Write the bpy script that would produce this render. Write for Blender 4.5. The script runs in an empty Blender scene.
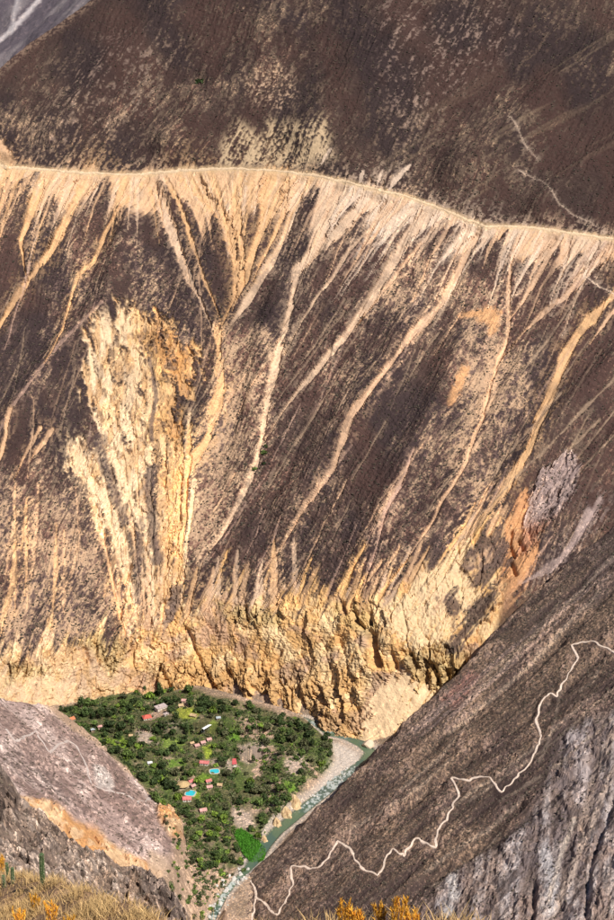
import bpy, math, random
import numpy as np
from mathutils import Vector

# ------------------------------------------------------------------ camera, sky, sun, exposure
scene = bpy.context.scene
FPX, PITCH, CAMZ = 1500.0, math.radians(20.0), 770.0      # focal length in photo pixels, tilt, height over the river
cam_data = bpy.data.cameras.new("camera")
cam_data.sensor_fit = 'HORIZONTAL'
cam_data.sensor_width = 36.0
cam_data.lens = 36.0 * FPX / 614.0
cam_data.clip_start = 1.0
cam_data.clip_end = 20000.0
cam = bpy.data.objects.new("camera", cam_data)
cam.location = (0, 0, CAMZ)
cam.rotation_euler = (math.radians(90) - PITCH, 0, 0)
scene.collection.objects.link(cam)
scene.camera = cam

SUN_DIR = Vector((0.46, -0.50, 0.84)).normalized()        # towards the sun: high, from the right
elev = math.asin(SUN_DIR.z)
azim = math.atan2(SUN_DIR.x, SUN_DIR.y)
world = bpy.data.worlds.new("World")
scene.world = world
world.use_nodes = True
wn = world.node_tree
wn.nodes.clear()
sky = wn.nodes.new('ShaderNodeTexSky')
sky.sky_type = 'NISHITA'
sky.sun_disc = False
sky.sun_elevation = elev
sky.sun_rotation = azim
sky.altitude = 2500
bg = wn.nodes.new('ShaderNodeBackground')
bg.inputs['Strength'].default_value = 0.06
wo = wn.nodes.new('ShaderNodeOutputWorld')
wn.links.new(sky.outputs[0], bg.inputs['Color'])
wn.links.new(bg.outputs[0], wo.inputs['Surface'])
sun_data = bpy.data.lights.new("sun", 'SUN')
sun_data.energy = 4.7
sun_data.angle = math.radians(0.5)
sun_data.color = (1.0, 0.95, 0.87)
sun = bpy.data.objects.new("sun", sun_data)
sun.rotation_euler = (-SUN_DIR).to_track_quat('-Z', 'Y').to_euler()
sun.location = (0, 0, 3000)
scene.collection.objects.link(sun)
scene.view_settings.view_transform = 'Standard'
scene.view_settings.look = 'None'
scene.view_settings.exposure = 0.5
scene.view_settings.gamma = 1.0

# ------------------------------------------------------------------ small helpers
RS = np.random.RandomState(7)
random.seed(11)
C = scene.collection
CP, SP = math.cos(PITCH), math.sin(PITCH)

def ray(px, py):
    """direction (x, y, z) through photo pixels"""
    a = (np.asarray(px, float) - 307.0) / FPX
    b = (460.0 - np.asarray(py, float)) / FPX
    return a, CP + b * SP, -SP + b * CP

def proj(x, y, z):
    """world -> photo pixel"""
    dz = z - CAMZ
    depth = y * CP - dz * SP
    v = y * SP + dz * CP
    return 307.0 + FPX * x / depth, 460.0 - FPX * v / depth

def at_depth(px, py, Y):
    a, dy, dz = ray(px, py)
    t = Y / dy
    return np.array([a * t, Y, CAMZ + dz * t])

def at_z(px, py, z):
    a, dy, dz = ray(px, py)
    t = (z - CAMZ) / dz
    return np.array([a * t, dy * t, z + 0 * t])

def sst(a, b, x):
    t = np.clip((x - a) / (b - a), 0, 1)
    return t * t * (3 - 2 * t)

def mixc(c, d, m):
    return c + (np.asarray(d) - c) * m[..., None]

LAT = [np.random.RandomState(100 + i).rand(256, 256).astype(np.float32) for i in range(8)]

def vnoise(x, y, k=0):
    t = LAT[k % 8]
    xi = np.floor(x).astype(np.int64); yi = np.floor(y).astype(np.int64)
    fx = (x - xi); fy = (y - yi)
    fx = fx * fx * fx * (fx * (fx * 6 - 15) + 10); fy = fy * fy * fy * (fy * (fy * 6 - 15) + 10)
    x0 = xi & 255; x1 = (xi + 1) & 255; y0 = yi & 255; y1 = (yi + 1) & 255
    a = t[y0, x0]; b = t[y0, x1]; c = t[y1, x0]; d = t[y1, x1]
    return (a + (b - a) * fx) * (1 - fy) + (c + (d - c) * fx) * fy

def fbm(x, y, octv=5, k=0, gain=0.5):
    s = 0; amp = 1.0; tot = 0
    for i in range(octv):
        ca, sa = math.cos(0.7 * i + k), math.sin(0.7 * i + k)
        s = s + amp * vnoise((x * ca - y * sa) * 2 ** i + 17.3 * i, (x * sa + y * ca) * 2 ** i + 9.1 * i + 31 * k, k + i)
        tot += amp; amp *= gain
    return s / tot

def ridged(x, y, octv=4, k=0):
    s = 0; amp = 1.0; tot = 0
    for i in range(octv):
        n = 1 - np.abs(2 * vnoise(x * 2 ** i + 7.7 * i, y * 2 ** i + 3.3 * i + 11 * k, k + i) - 1)
        s = s + amp * n * n; tot += amp; amp *= 0.5
    return s / tot

def worley(x, y, k=0):
    """(F1, F2-F1, random value of the cell)"""
    t = LAT[k % 8]; t2 = LAT[(k + 3) % 8]; t3 = LAT[(k + 5) % 8]
    xi = np.floor(x).astype(np.int64); yi = np.floor(y).astype(np.int64)
    f1 = np.full(x.shape, 9.0); f2 = f1.copy(); cid = np.zeros(x.shape)
    for dx in (-1, 0, 1):
        for dy in (-1, 0, 1):
            cx = (xi + dx); cy = (yi + dy)
            jx = t[cy & 255, cx & 255]; jy = t2[cy & 255, cx & 255]
            d = np.hypot(cx + jx - x, cy + jy - y)
            closer = d < f1
            f2 = np.where(closer, f1, np.minimum(f2, d))
            cid = np.where(closer, t3[cy & 255, cx & 255], cid)
            f1 = np.where(closer, d, f1)
    return f1, f2 - f1, cid

def facets(x, y, k=0):
    """broken rock: every cell a plane tilted its own way; (height -1..1, edge distance, cell value)"""
    t = LAT[k % 8]; t2 = LAT[(k + 3) % 8]; t3 = LAT[(k + 5) % 8]; t4 = LAT[(k + 6) % 8]
    xi = np.floor(x).astype(np.int64); yi = np.floor(y).astype(np.int64)
    f1 = np.full(x.shape, 9.0); f2 = f1.copy(); cid = np.zeros(x.shape); hh = np.zeros(x.shape)
    for dx in (-1, 0, 1):
        for dy in (-1, 0, 1):
            cx = xi + dx; cy = yi + dy; a = cy & 255; b = cx & 255
            ox = x - cx - t[a, b]; oy = y - cy - t2[a, b]
            d = np.abs(ox) * .8 + np.abs(oy) * .8 + .3 * np.hypot(ox, oy)
            c = d < f1
            f2 = np.where(c, f1, np.minimum(f2, d))
            v = t3[a, b]
            hh = np.where(c, (v - .5) * 1.3 + ox * (t4[a, b] - .5) * 2.4 + oy * (t[b, a] - .35) * 2.0, hh)
            cid = np.where(c, v, cid); f1 = np.where(c, d, f1)
    return hh, f2 - f1, cid

def poly_line(px, py, pts, pad=40):
    """distance to a polyline and position 0..1 along it (only near it; else 1e3)"""
    pts = np.asarray(pts, float)
    seg = np.hypot(*(pts[1:] - pts[:-1]).T)
    cum = np.concatenate([[0], np.cumsum(seg)])
    D = np.full(px.shape, 1e3); T = np.zeros(px.shape); SGN = np.ones(px.shape)
    sel = (px > pts[:, 0].min() - pad) & (px < pts[:, 0].max() + pad) & (py > pts[:, 1].min() - pad) & (py < pts[:, 1].max() + pad)
    x = px[sel]; y = py[sel]
    d = np.full(x.shape, 1e3); tt = np.zeros(x.shape); sg = np.ones(x.shape)
    for i in range(len(seg)):
        ax, ay = pts[i]; bx, by = pts[i + 1]
        ux, uy = (bx - ax) / max(seg[i], 1e-6), (by - ay) / max(seg[i], 1e-6)
        s = np.clip((x - ax) * ux + (y - ay) * uy, 0, seg[i])
        ddx = x - ax - ux * s; ddy = y - ay - uy * s
        dd = np.hypot(ddx, ddy)
        m = dd < d
        d = np.where(m, dd, d); tt = np.where(m, (cum[i] + s) / cum[-1], tt)
        sg = np.where(m, np.sign(ux * ddy - uy * ddx), sg)
    D[sel] = d; T[sel] = tt; SGN[sel] = sg
    return D, T, SGN

def poly_area(px, py, pts, soft=3.0):
    """soft mask of a polygon"""
    pts = list(pts)
    P = np.asarray(pts, float)
    M = np.zeros(px.shape)
    sel = (px > P[:, 0].min() - 3 * soft) & (px < P[:, 0].max() + 3 * soft) & (py > P[:, 1].min() - 3 * soft) & (py < P[:, 1].max() + 3 * soft)
    x = px[sel]; y = py[sel]
    inside = np.zeros(x.shape, bool)
    n = len(P)
    for i in range(n):
        x0, y0 = P[i]; x1, y1 = P[(i + 1) % n]
        if y0 != y1:
            c = ((y0 > y) != (y1 > y)) & (x < (x1 - x0) * (y - y0) / (y1 - y0) + x0)
            inside ^= c
    d, _, _ = poly_line(x, y, pts + [pts[0]], pad=4 * soft)
    sd = np.where(inside, d, -d)
    M[sel] = sst(-soft, soft, sd)
    return M

def inside_poly(x, y, pts):
    r = False; n = len(pts)
    for i in range(n):
        x0, y0 = pts[i]; x1, y1 = pts[(i + 1) % n]
        if (y0 > y) != (y1 > y) and x < (x1 - x0) * (y - y0) / (y1 - y0) + x0: r = not r
    return r

# ------------------------------------------------------------------ materials
def new_mat(name):
    m = bpy.data.materials.new(name); m.use_nodes = True
    nt = m.node_tree; nt.nodes.clear()
    out = nt.nodes.new('ShaderNodeOutputMaterial'); b = nt.nodes.new('ShaderNodeBsdfPrincipled')
    nt.links.new(b.outputs[0], out.inputs[0])
    return m, nt, b

def terrain_mat(name, scale, bump=1.0, dist=0.5, hi=(2.1, 1.85, 1.6), lo=(0.60, 0.58, 0.60)):
    """rock and scree: the geology colour of the surface, broken up by stones and tufts that lie in rows down the fall line.
    'flow' holds the fall-line coordinates (x across, y down) and how much bare soil shows (z); geology alpha is how strong the grain is"""
    m, nt, b = new_mat(name)
    N = nt.nodes.new; L = nt.links.new
    at = N('ShaderNodeAttribute'); at.attribute_name = 'geology'
    fl = N('ShaderNodeAttribute'); fl.attribute_name = 'flow'
    tc = N('ShaderNodeTexCoord')
    sx = N('ShaderNodeSeparateXYZ'); L(fl.outputs['Vector'], sx.inputs[0])
    cb = N('ShaderNodeCombineXYZ'); L(sx.outputs[0], cb.inputs[0]); L(sx.outputs[1], cb.inputs[1])
    n0 = N('ShaderNodeTexNoise'); n0.inputs['Scale'].default_value = 1.0; n0.inputs['Detail'].default_value = 3; n0.inputs['Roughness'].default_value = 0.65
    L(cb.outputs[0], n0.inputs['Vector'])
    n1 = N('ShaderNodeTexNoise'); n1.inputs['Scale'].default_value = scale; n1.inputs['Detail'].default_value = 4; n1.inputs['Roughness'].default_value = 0.7
    L(tc.outputs['Object'], n1.inputs['Vector'])
    mxn = N('ShaderNodeMix'); mxn.data_type = 'FLOAT'; mxn.inputs[0].default_value = 0.5
    L(n0.outputs[0], mxn.inputs[2]); L(n1.outputs[0], mxn.inputs[3])
    ba = N('ShaderNodeMath'); ba.operation = 'MULTIPLY_ADD'; ba.inputs[1].default_value = 0.16
    L(sx.outputs[2], ba.inputs[0]); L(mxn.outputs[0], ba.inputs[2])
    mr = N('ShaderNodeMapRange'); mr.interpolation_type = 'SMOOTHSTEP'; mr.inputs[1].default_value = 0.50; mr.inputs[2].default_value = 0.61
    L(ba.outputs[0], mr.inputs[0])
    cm = N('ShaderNodeMix'); cm.data_type = 'RGBA'; cm.inputs[6].default_value = (*lo, 1); cm.inputs[7].default_value = (*hi, 1)
    L(mr.outputs[0], cm.inputs[0])
    c1 = N('ShaderNodeMix'); c1.data_type = 'RGBA'; c1.inputs[6].default_value = (1, 1, 1, 1)
    L(at.outputs['Alpha'], c1.inputs[0]); L(cm.outputs[2], c1.inputs[7])
    mu = N('ShaderNodeMix'); mu.data_type = 'RGBA'; mu.blend_type = 'MULTIPLY'; mu.inputs[0].default_value = 1.0
    L(at.outputs['Color'], mu.inputs[6]); L(c1.outputs[2], mu.inputs[7])
    L(mu.outputs[2], b.inputs['Base Color'])
    bp = N('ShaderNodeBump'); bp.inputs['Strength'].default_value = bump; bp.inputs['Distance'].default_value = dist
    L(mxn.outputs[0], bp.inputs['Height']); L(bp.outputs[0], b.inputs['Normal'])
    b.inputs['Roughness'].default_value = 0.95
    b.inputs['Specular IOR Level'].default_value = 0.12
    return m

def plain_mat(name, col, rough=0.8, var=0.25, scale=1.0, bump=0.0, spec=0.3):
    m, nt, b = new_mat(name)
    N = nt.nodes.new; L = nt.links.new
    tc = N('ShaderNodeTexCoord'); n1 = N('ShaderNodeTexNoise'); n1.inputs['Scale'].default_value = scale; n1.inputs['Detail'].default_value = 4
    L(tc.outputs['Object'], n1.inputs['Vector'])
    oi = N('ShaderNodeObjectInfo')
    mr = N('ShaderNodeMapRange'); mr.inputs[1].default_value = 0.3; mr.inputs[2].default_value = 0.7; mr.inputs[3].default_value = 1 - var; mr.inputs[4].default_value = 1 + var
    L(n1.outputs[0], mr.inputs[0])
    mx = N('ShaderNodeVectorMath'); mx.operation = 'SCALE'; mx.inputs[0].default_value = col
    L(mr.outputs[0], mx.inputs['Scale']); L(mx.outputs[0], b.inputs['Base Color'])
    b.inputs['Roughness'].default_value = rough; b.inputs['Specular IOR Level'].default_value = spec
    if bump:
        bp = N('ShaderNodeBump'); bp.inputs['Strength'].default_value = bump; bp.inputs['Distance'].default_value = 0.3
        L(n1.outputs[0], bp.inputs['Height']); L(bp.outputs[0], b.inputs['Normal'])
    return m

def leaf_mat(name, col, var=0.5):
    """foliage: tone differs from leaf clump to leaf clump and from plant to plant"""
    m, nt, b = new_mat(name)
    N = nt.nodes.new; L = nt.links.new
    oi = N('ShaderNodeObjectInfo'); ge = N('ShaderNodeNewGeometry')
    a = N('ShaderNodeMath'); a.operation = 'MULTIPLY_ADD'; a.inputs[1].default_value = var; a.inputs[2].default_value = 1 - var * 0.5
    L(ge.outputs['Random Per Island'], a.inputs[0])
    c = N('ShaderNodeMath'); c.operation = 'MULTIPLY_ADD'; c.inputs[1].default_value = 0.7; c.inputs[2].default_value = 0.65
    L(oi.outputs['Random'], c.inputs[0])
    d = N('ShaderNodeMath'); d.operation = 'MULTIPLY'; L(a.outputs[0], d.inputs[0]); L(c.outputs[0], d.inputs[1])
    mx = N('ShaderNodeVectorMath'); mx.operation = 'SCALE'; mx.inputs[0].default_value = col
    L(d.outputs[0], mx.inputs['Scale'])
    L(mx.outputs[0], b.inputs['Base Color'])
    b.inputs['Roughness'].default_value = 0.7; b.inputs['Specular IOR Level'].default_value = 0.2
    return m

# ------------------------------------------------------------------ mesh builders
def link(o, parent=None):
    C.objects.link(o)
    if parent: o.parent = parent
    return o

def tag(o, label=None, cat=None, group=None, kind=None):
    if label: o['label'] = label
    if cat: o['category'] = cat
    if group: o['group'] = group
    if kind: o['kind'] = kind
    return o

def mesh_np(name, V, F, mat, col=None, smooth=False, flow=None):
    me = bpy.data.meshes.new(name)
    V = np.ascontiguousarray(V, np.float32); F = np.ascontiguousarray(F, np.int32)
    me.vertices.add(len(V)); me.vertices.foreach_set('co', V.ravel())
    k = F.shape[1]
    me.loops.add(F.size); me.loops.foreach_set('vertex_index', F.ravel())
    me.polygons.add(len(F)); me.polygons.foreach_set('loop_start', np.arange(0, F.size, k, dtype=np.int32))
    me.polygons.foreach_set('use_smooth', np.full(len(F), smooth))
    me.update(calc_edges=True)
    if col is not None:
        a = me.color_attributes.new('geology', 'FLOAT_COLOR', 'POINT')
        c4 = col if col.shape[1] == 4 else np.concatenate([col, np.full((len(V), 1), .35)], 1)
        a.data.foreach_set('color', np.clip(c4, 0, 1).astype(np.float32).ravel())
        if flow is not None:
            fa = me.attributes.new('flow', 'FLOAT_VECTOR', 'POINT')
            fa.data.foreach_set('vector', np.ascontiguousarray(flow, np.float32).ravel())
    me.materials.append(mat)
    return me

def grid_mesh(name, X, Y, Z, col, mat, keep=None, smooth=False, grain=None, flow=None):
    if grain is not None: col = np.concatenate([col, np.clip(grain, 0, 1)[..., None]], -1)
    r, c = X.shape
    V = np.stack([X, Y, Z], -1).reshape(-1, 3)
    i = np.arange(r * c).reshape(r, c)
    F = np.stack([i[:-1, :-1], i[:-1, 1:], i[1:, 1:], i[1:, :-1]], -1)
    if keep is not None:
        kk = keep[:-1, :-1] & keep[:-1, 1:] & keep[1:, 1:] & keep[1:, :-1]
        F = F[kk]
    else:
        F = F.reshape(-1, 4)
    used = np.zeros(len(V), bool); used[F.ravel()] = True
    re = np.cumsum(used) - 1
    return mesh_np(name, V[used], re[F], mat, col.reshape(len(V), -1)[used], smooth, None if flow is None else np.stack(flow, -1).reshape(-1, 3)[used])

def normals_of(X, Y, Z):
    P = np.stack([X, Y, Z], -1)
    du = np.gradient(P, axis=1); dv = np.gradient(P, axis=0)
    n = np.cross(du, dv); n /= np.linalg.norm(n, axis=-1, keepdims=True) + 1e-9
    n[n[..., 2] < 0] *= -1
    return n

def plane_from(p, q, r):
    n = np.cross(q - p, r - p)
    return lambda x, y: p[2] - (n[0] * (x - p[0]) + n[1] * (y - p[1])) / n[2]

def plane_pix(fn_plane, pts, p0):
    """intersect photo rays with a plane z = fn(x, y)"""
    gx = fn_plane(1., 0.) - fn_plane(0., 0.); gy = fn_plane(0., 1.) - fn_plane(0., 0.); c = fn_plane(0., 0.)
    res = []
    for (px, py) in pts:
        a, dy, dz = ray(px, py)
        t = (c - CAMZ) / (dz - gx * a - gy * dy)
        res.append((a * t, dy * t))
    return res

SCREE = (0.082, 0.050, 0.043)
UMBER = (0.115, 0.074, 0.059)
SOIL = (0.31, 0.217, 0.148)
SAND = (0.63, 0.395, 0.23)
PALE = (0.62, 0.465, 0.345)
CREAM = (0.82, 0.595, 0.37)
GOLD = (0.78, 0.46, 0.19)
ORANGE = (0.56, 0.27, 0.095)
PINK = (0.44, 0.285, 0.215)

M_far = terrain_mat("scree_mountain", 0.45, bump=1.0, dist=1.7, hi=(1.75, 1.66, 1.52), lo=(.58, .57, .60))
M_right = terrain_mat("scree_near", 0.75, bump=1.0, dist=1.3, hi=(1.75, 1.62, 1.48), lo=(.55, .54, .56))
M_left = terrain_mat("pale_scree", 0.6, bump=1.0, dist=0.9, hi=(1.5, 1.45, 1.4), lo=(.66, .64, .64))
M_near = terrain_mat("rocky_slope", 1.0, bump=1.0, dist=0.9, hi=(1.8, 1.7, 1.6), lo=(.52, .50, .50))
M_valley = terrain_mat("valley_soil", 0.9, bump=0.7, dist=0.4)
M_bare = terrain_mat("distant_rock", 0.12, bump=0.9, dist=5.0)

# ------------------------------------------------------------------ the far mountainside
TRAIL = [(-80, 158), (0, 164), (8, 167), (30, 168), (80, 172), (130, 174.5), (150, 173), (180, 170), (225, 168), (270, 170), (310, 174), (345, 181), (380, 190),
         (410, 197), (440, 208), (465, 218), (485, 226), (510, 226), (540, 228), (575, 233), (614, 239), (700, 252)]
# foot of the cliff: photo pixels on the river level
foot_px = [(-160, 716), (0, 714), (60, 706), (110, 694), (190, 691), (240, 699), (300, 714), (345, 732), (378, 752), (430, 766), (520, 768), (760, 760)]
foot = np.array([at_z(a, b, 0.0)[:2] for a, b in foot_px])
_fx = np.arange(-1200, 1200, 4.0)
_fy = np.interp(_fx, foot[:, 0], foot[:, 1])
def _smooth(a, w):
    k = np.exp(-0.5 * (np.arange(-3 * w, 3 * w + 1) / w) ** 2); k /= k.sum()
    return np.convolve(np.pad(a, 3 * w, 'edge'), k, 'valid')
_fy1 = _smooth(_fy, 9); _fy2 = _smooth(_fy, 45)

def foot_y(x, d):
    """foot of the slope; its bends fade out up the mountainside"""
    return np.interp(x, _fx, _fy2) + (np.interp(x, _fx, _fy1) - np.interp(x, _fx, _fy2)) * (1 - sst(0, 420, d))

def far_profile(d, x):
    ch = np.interp(x, [-320, -200, -120, -60, 0, 60, 130, 260], [42, 52, 72, 84, 88, 96, 84, 70])   # cliff height
    run = ch / 1.75
    up = ch + 0.775 * (d - run) + 0.00004 * np.maximum(d - run, 0) ** 2
    return np.where(d < run, 1.75 * d, up)

def build_far():
    dd = np.concatenate([np.arange(-14, 66, 0.55), np.arange(66, 560, 1.02), np.arange(560, 960, 1.5)])
    cc = np.concatenate([np.arange(-0.32, -0.215, 0.0022), np.arange(-0.215, 0.215, 0.00066), np.arange(0.215, 0.34, 0.0022)])
    Dg, Cg = np.meshgrid(dd, cc, indexing='ij')
    X = Cg * (1540 + Dg * 1.08)
    Y = foot_y(X, Dg) + Dg
    # large ribs and hollows of the mountainside
    Z = far_profile(Dg, X)
    px, py = proj(X, Y, Z)
    nrm = normals_of(X, Y, Z)
    warp = 7 * (fbm(px / 30, py / 30, 4, 1) - .5)
    warp2 = 7 * (fbm(px / 30 + 50, py / 30, 4, 2) - .5)
    wx, wy = px + warp, py + warp2
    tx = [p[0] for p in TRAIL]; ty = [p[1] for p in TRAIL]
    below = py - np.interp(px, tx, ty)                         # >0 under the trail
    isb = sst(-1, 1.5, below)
    # fall-line coordinate
    kR = sst(250, 330, px - 0.1 * (py - 200)); kL = 1 - sst(60, 150, px)
    wob = 46 * (fbm(px / 120, py / 160, 3, 6) - .5)
    u = px + 0.52 * (py - 200) + wob
    uw = u + 0.6 * warp
    disp = np.zeros(X.shape)
    # base cover
    lf = fbm(px / 90, py / 90, 4, 3)
    mf = fbm(px / 22, py / 26, 4, 4)
    st = fbm(uw / 7, py / 90, 4, 5)                            # streaks down the slope
    st2 = fbm(uw / 2.1, py / 46, 3, 6)
    g3 = vnoise(X / 2.9, (Z * 1.5) / 2.9, 1) * 0.5 + vnoise(X / 1.7, Z * 1.5 / 1.6, 2) * 0.5   # shrubs and stones
    terr = vnoise(uw / 2.6, (py + 2 * warp) / 7.0, 3)                               # small terraces
    col = np.broadcast_to(np.array(SCREE), X.shape + (3,)).copy()
    col = mixc(col, UMBER, sst(.35, .7, 0.5 * lf + 0.5 * mf))
    soil = np.clip(sst(.38, .68, 0.45 * lf + 0.25 * mf + 0.3 * st), 0, 1)
    # regions with more bare soil
    area = lambda pts, s=10: poly_area(wx, wy, pts, s)
    er = .40 * fbm(uw / 3.0, py / 28, 3, 3) + .25 * st + .2 * g3 + .15 * terr
    def torn(pts, s=8):
        a = poly_area(px + 1.5 * warp, py + 1.5 * warp2, pts, 1.6 * s)
        return sst(.30, .75, a + 3.0 * (er - .5)) * sst(.03, .2, a)
    soil_regions = 0.75 * area([(215, 325), (285, 330), (270, 440), (225, 520), (195, 570), (170, 600), (175, 480), (200, 440)], 12) \
        + 0.55 * area([(-80, 480), (60, 455), (110, 540), (140, 620), (100, 640), (-80, 665)], 16) \
        + 0.45 * area([(300, 330), (420, 250), (460, 280), (380, 400), (330, 440)], 16) \
        + 0.6 * area([(455, 280), (512, 290), (500, 420), (420, 520), (390, 590), (330, 600), (400, 480), (450, 380)], 14) \
        + 0.55 * area([(60, 240), (120, 250), (110, 310), (60, 360), (30, 400), (50, 300)], 14) \
        + 0.5 * area([(120, 215), (215, 330), (190, 350), (130, 320)], 10) \
        + 0.9 * area([(0, 110), (120, 70), (200, 110), (190, 168), (0, 160)], 18) * (1 - isb) \
        + 0.8 * area([(170, 0), (340, -10), (320, 60), (230, 110), (150, 90)], 22) * (1 - isb) \
        + 0.35 * area([(330, 230), (420, 120), (640, 40), (640, 100), (480, 190)], 16) * (1 - isb) \
        + 0.5 * area([(500, 330), (540, 340), (500, 480), (450, 560), (420, 540)], 12)
    dens = np.clip(0.40 * soil + soil_regions * (0.5 + 0.9 * (mf - .2)) * (.45 + .55 * isb), 0, 1.1)
    speck = sst(0.66 - 0.36 * dens, 0.76 - 0.36 * dens, 0.58 * g3 + 0.42 * terr)
    soilc = np.array(SOIL)
    col = mixc(col, soilc, 0.62 * speck * (0.25 + 0.75 * sst(.0, .5, dens)))
    col = mixc(col, np.array(SCREE) * 0.85, 0.5 * sst(.55, .75, st2) * (1 - dens))
    # rusty and blackish tracts
    tr_ = fbm(px / 45 + 13, py / 60, 4, 2)
    col = mixc(col, np.array((.128, .070, .055)), .6 * sst(.5, .66, tr_) * (1 - speck))
    col = mixc(col, np.array((.060, .042, .042)), .65 * sst(.5, .64, 1 - tr_) * (1 - speck))
    # darker upper flank
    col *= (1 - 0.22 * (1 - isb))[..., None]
    disp += 7.0 * (fbm(uw / 34, py / 260, 3, 2) - .5) * isb + 9 * (fbm((px + 0.9 * py) / 45, (py - 0.4 * px) / 300, 3, 4) - .5) * (1 - isb)
    disp += 3.0 * (st - .5) + 1.0 * (st2 - .5)
    disp += (2.1 * (1 - g3) + 0.9 * terr) * 1.0
    sandall = np.zeros(X.shape)
    for pts, w, hgt in (([(660, 320), (600, 375), (560, 420), (520, 470), (490, 520), (470, 575)], 13, 9), ([(660, 400), (600, 462), (560, 520), (520, 580), (470, 650)], 14, 10), ([(132, 190), (122, 250), (105, 310), (60, 352), (15, 412), (-20, 470)], 13, 9),
                        ([(300, 200), (262, 300), (235, 400), (205, 520)], 14, -5), ([(430, 300), (350, 420), (270, 540)], 15, 7), ([(470, 320), (430, 420), (370, 540)], 14, 6), ([(540, 330), (490, 430), (430, 530)], 13, 6), ([(280, 260), (262, 330), (245, 420)], 12, 4),
                        ([(640, 30), (520, 120), (430, 190)], 20, 10), ([(640, 130), (560, 190), (520, 220)], 14, 7), ([(420, 20), (330, 100), (290, 160)], 22, 8), ([(190, 0), (110, 70), (30, 150)], 18, 8), ([(300, 10), (215, 90), (150, 165)], 20, 7)):
        d, t, sg = poly_line(px + .8 * warp, py + .8 * warp2, pts, 70)
        disp += 1.6 * hgt * np.exp(-(d / w) ** 2) * sst(0, .12, t) * (1 - sst(.85, 1, t))

    def sand(m, c, depth=0.0):
        nonlocal col, sandall, disp
        col = mixc(col, c, np.clip(m, 0, 1))
        sandall = np.maximum(sandall, m)
        disp -= depth * m

    pxw, pyw = px + 0.35 * warp + 2.0 * (mf - .5), py + .3 * warp2
    gt_ = .6 * g3 + .4 * terr

    def chute(pts, w0, w1, c, depth=1.2, fade=0.0, strength=.95, tip=0.25):
        """a runnel of loose sand: ragged sides, uneven width, thinning out to its tip"""
        P = np.asarray(pts, float); pad = 8 + 2.2 * max(w0, w1)
        sel = np.nonzero((pxw > P[:, 0].min() - pad) & (pxw < P[:, 0].max() + pad) & (pyw > P[:, 1].min() - pad) & (pyw < P[:, 1].max() + pad))
        x = pxw[sel]; y = pyw[sel]; s2 = st2[sel]; gg = g3[sel]
        if not len(x): return
        d, t, _ = poly_line(x, y, pts, 900)
        ln = np.hypot(*(P[1:] - P[:-1]).T).sum()
        vn = vnoise(t * ln / 22.0 + w0 * 7.1 + P[0, 0], x * 0 + ln * .13, 4)
        w = (w0 + (w1 - w0) * t ** .7) * 0.5 * (0.55 + 0.9 * vn) * (1 - (1 - tip) * sst(.6, 1, t)) + .25
        q = d / w + 1.3 * (s2 - .5) + .45 * (gg - .5)
        m = (1 - sst(0.72, 1.12, q)) * strength * (1 - fade * t) * (.72 + .28 * sst(.25, .55, vnoise(t * ln / 9.0 + P[0, 1], x * 0 + 3.3, 2)))
        halo = (1 - sst(1.0, 3.6, d / (w + 1.2) + 2.4 * (s2 - .5))) * sst(.46, .6, gt_[sel]) * .4 * strength
        cc_ = np.asarray(c) * (0.80 + .46 * s2 + .16 * (gg - .5))[:, None]
        cs = col[sel]
        cs = mixc(cs, cc_ * .85, np.clip(halo, 0, 1)); cs = mixc(cs, cc_, np.clip(m, 0, 1))
        col[sel] = cs
        sandall[sel] = np.maximum(sandall[sel], np.maximum(m, .5 * halo))
        disp[sel] = disp[sel] - depth * (1.15 + .12 * w0) * m + .2 * depth * np.exp(-((d - 1.5 * w - .8) / 1.2) ** 2) * strength

    # sand fans spilling from the trail
    fanL = np.interp(px, [-60, 20, 50, 95, 150, 200, 260, 300, 340, 400, 470, 500, 560, 614, 680], [20, 22, 38, 34, 26, 40, 52, 46, 50, 44, 30, 22, 26, 18, 16])
    k2 = np.interp(px, [-60, 60, 110, 150, 190, 240, 280, 340, 420, 520, 614], [.35, .45, .5, -.3, -.45, .0, .35, .6, .8, .5, .7])
    uf = px + k2 * below + 0.3 * warp
    ton = vnoise(uf / 13.0, np.zeros_like(uf) + 3.3, 1) * 0.7 + vnoise(uf / 5.0, np.zeros_like(uf) + 8.3, 5) * 0.3
    Lf = fanL * (-0.38 + 2.75 * ton)
    fm = isb * (1 - sst(0.75, 1.08, below / np.maximum(Lf, 2.5) + 0.35 * (st2 - .5) + .25 * (g3 - .5)))
    fanc = mixc(np.broadcast_to(np.array(SAND), X.shape + (3,)).copy(), PALE, sst(315, 350, px) * (1 - sst(480, 500, px)) * .9 + 0.5 * sst(.5, .65, vnoise(uf / 6, below / 60, 2)))
    col = mixc(col, fanc, fm * 0.95); sandall = np.maximum(sandall, fm); disp -= 1.6 * fm
    OT = (0.62, 0.375, 0.19); GT = (0.60, 0.42, 0.285); TN = (0.55, 0.355, 0.225)
    chute([(42, 174), (33, 205), (21, 238), (25, 270), (28, 279)], 11.0, 2.2, OT)
    chute([(90, 174), (73, 205), (60, 232), (45, 257), (28, 280), (12, 305), (-4, 330), (-20, 360)], 17.0, 3.6, OT)
    chute([(72, 174), (62, 200), (50, 235)], 13.6, 1.4, GT, fade=.5)
    chute([(146, 177), (122, 208), (106, 235), (94, 262), (80, 274), (72, 292), (64, 325), (58, 348), (46, 370)], 4.2, 2.9, OT)
    chute([(149, 176), (165, 215), (178, 250), (190, 280), (202, 305), (212, 327)], 14.4, 4.3, GT)
    chute([(165, 178), (180, 205), (190, 235), (203, 275), (215, 305), (221, 320)], 4.2, 2.2, OT)
    chute([(188, 174), (205, 195), (222, 215), (233, 245), (237, 270), (233, 295), (224, 320)], 18.7, 5.0, OT)
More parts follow.
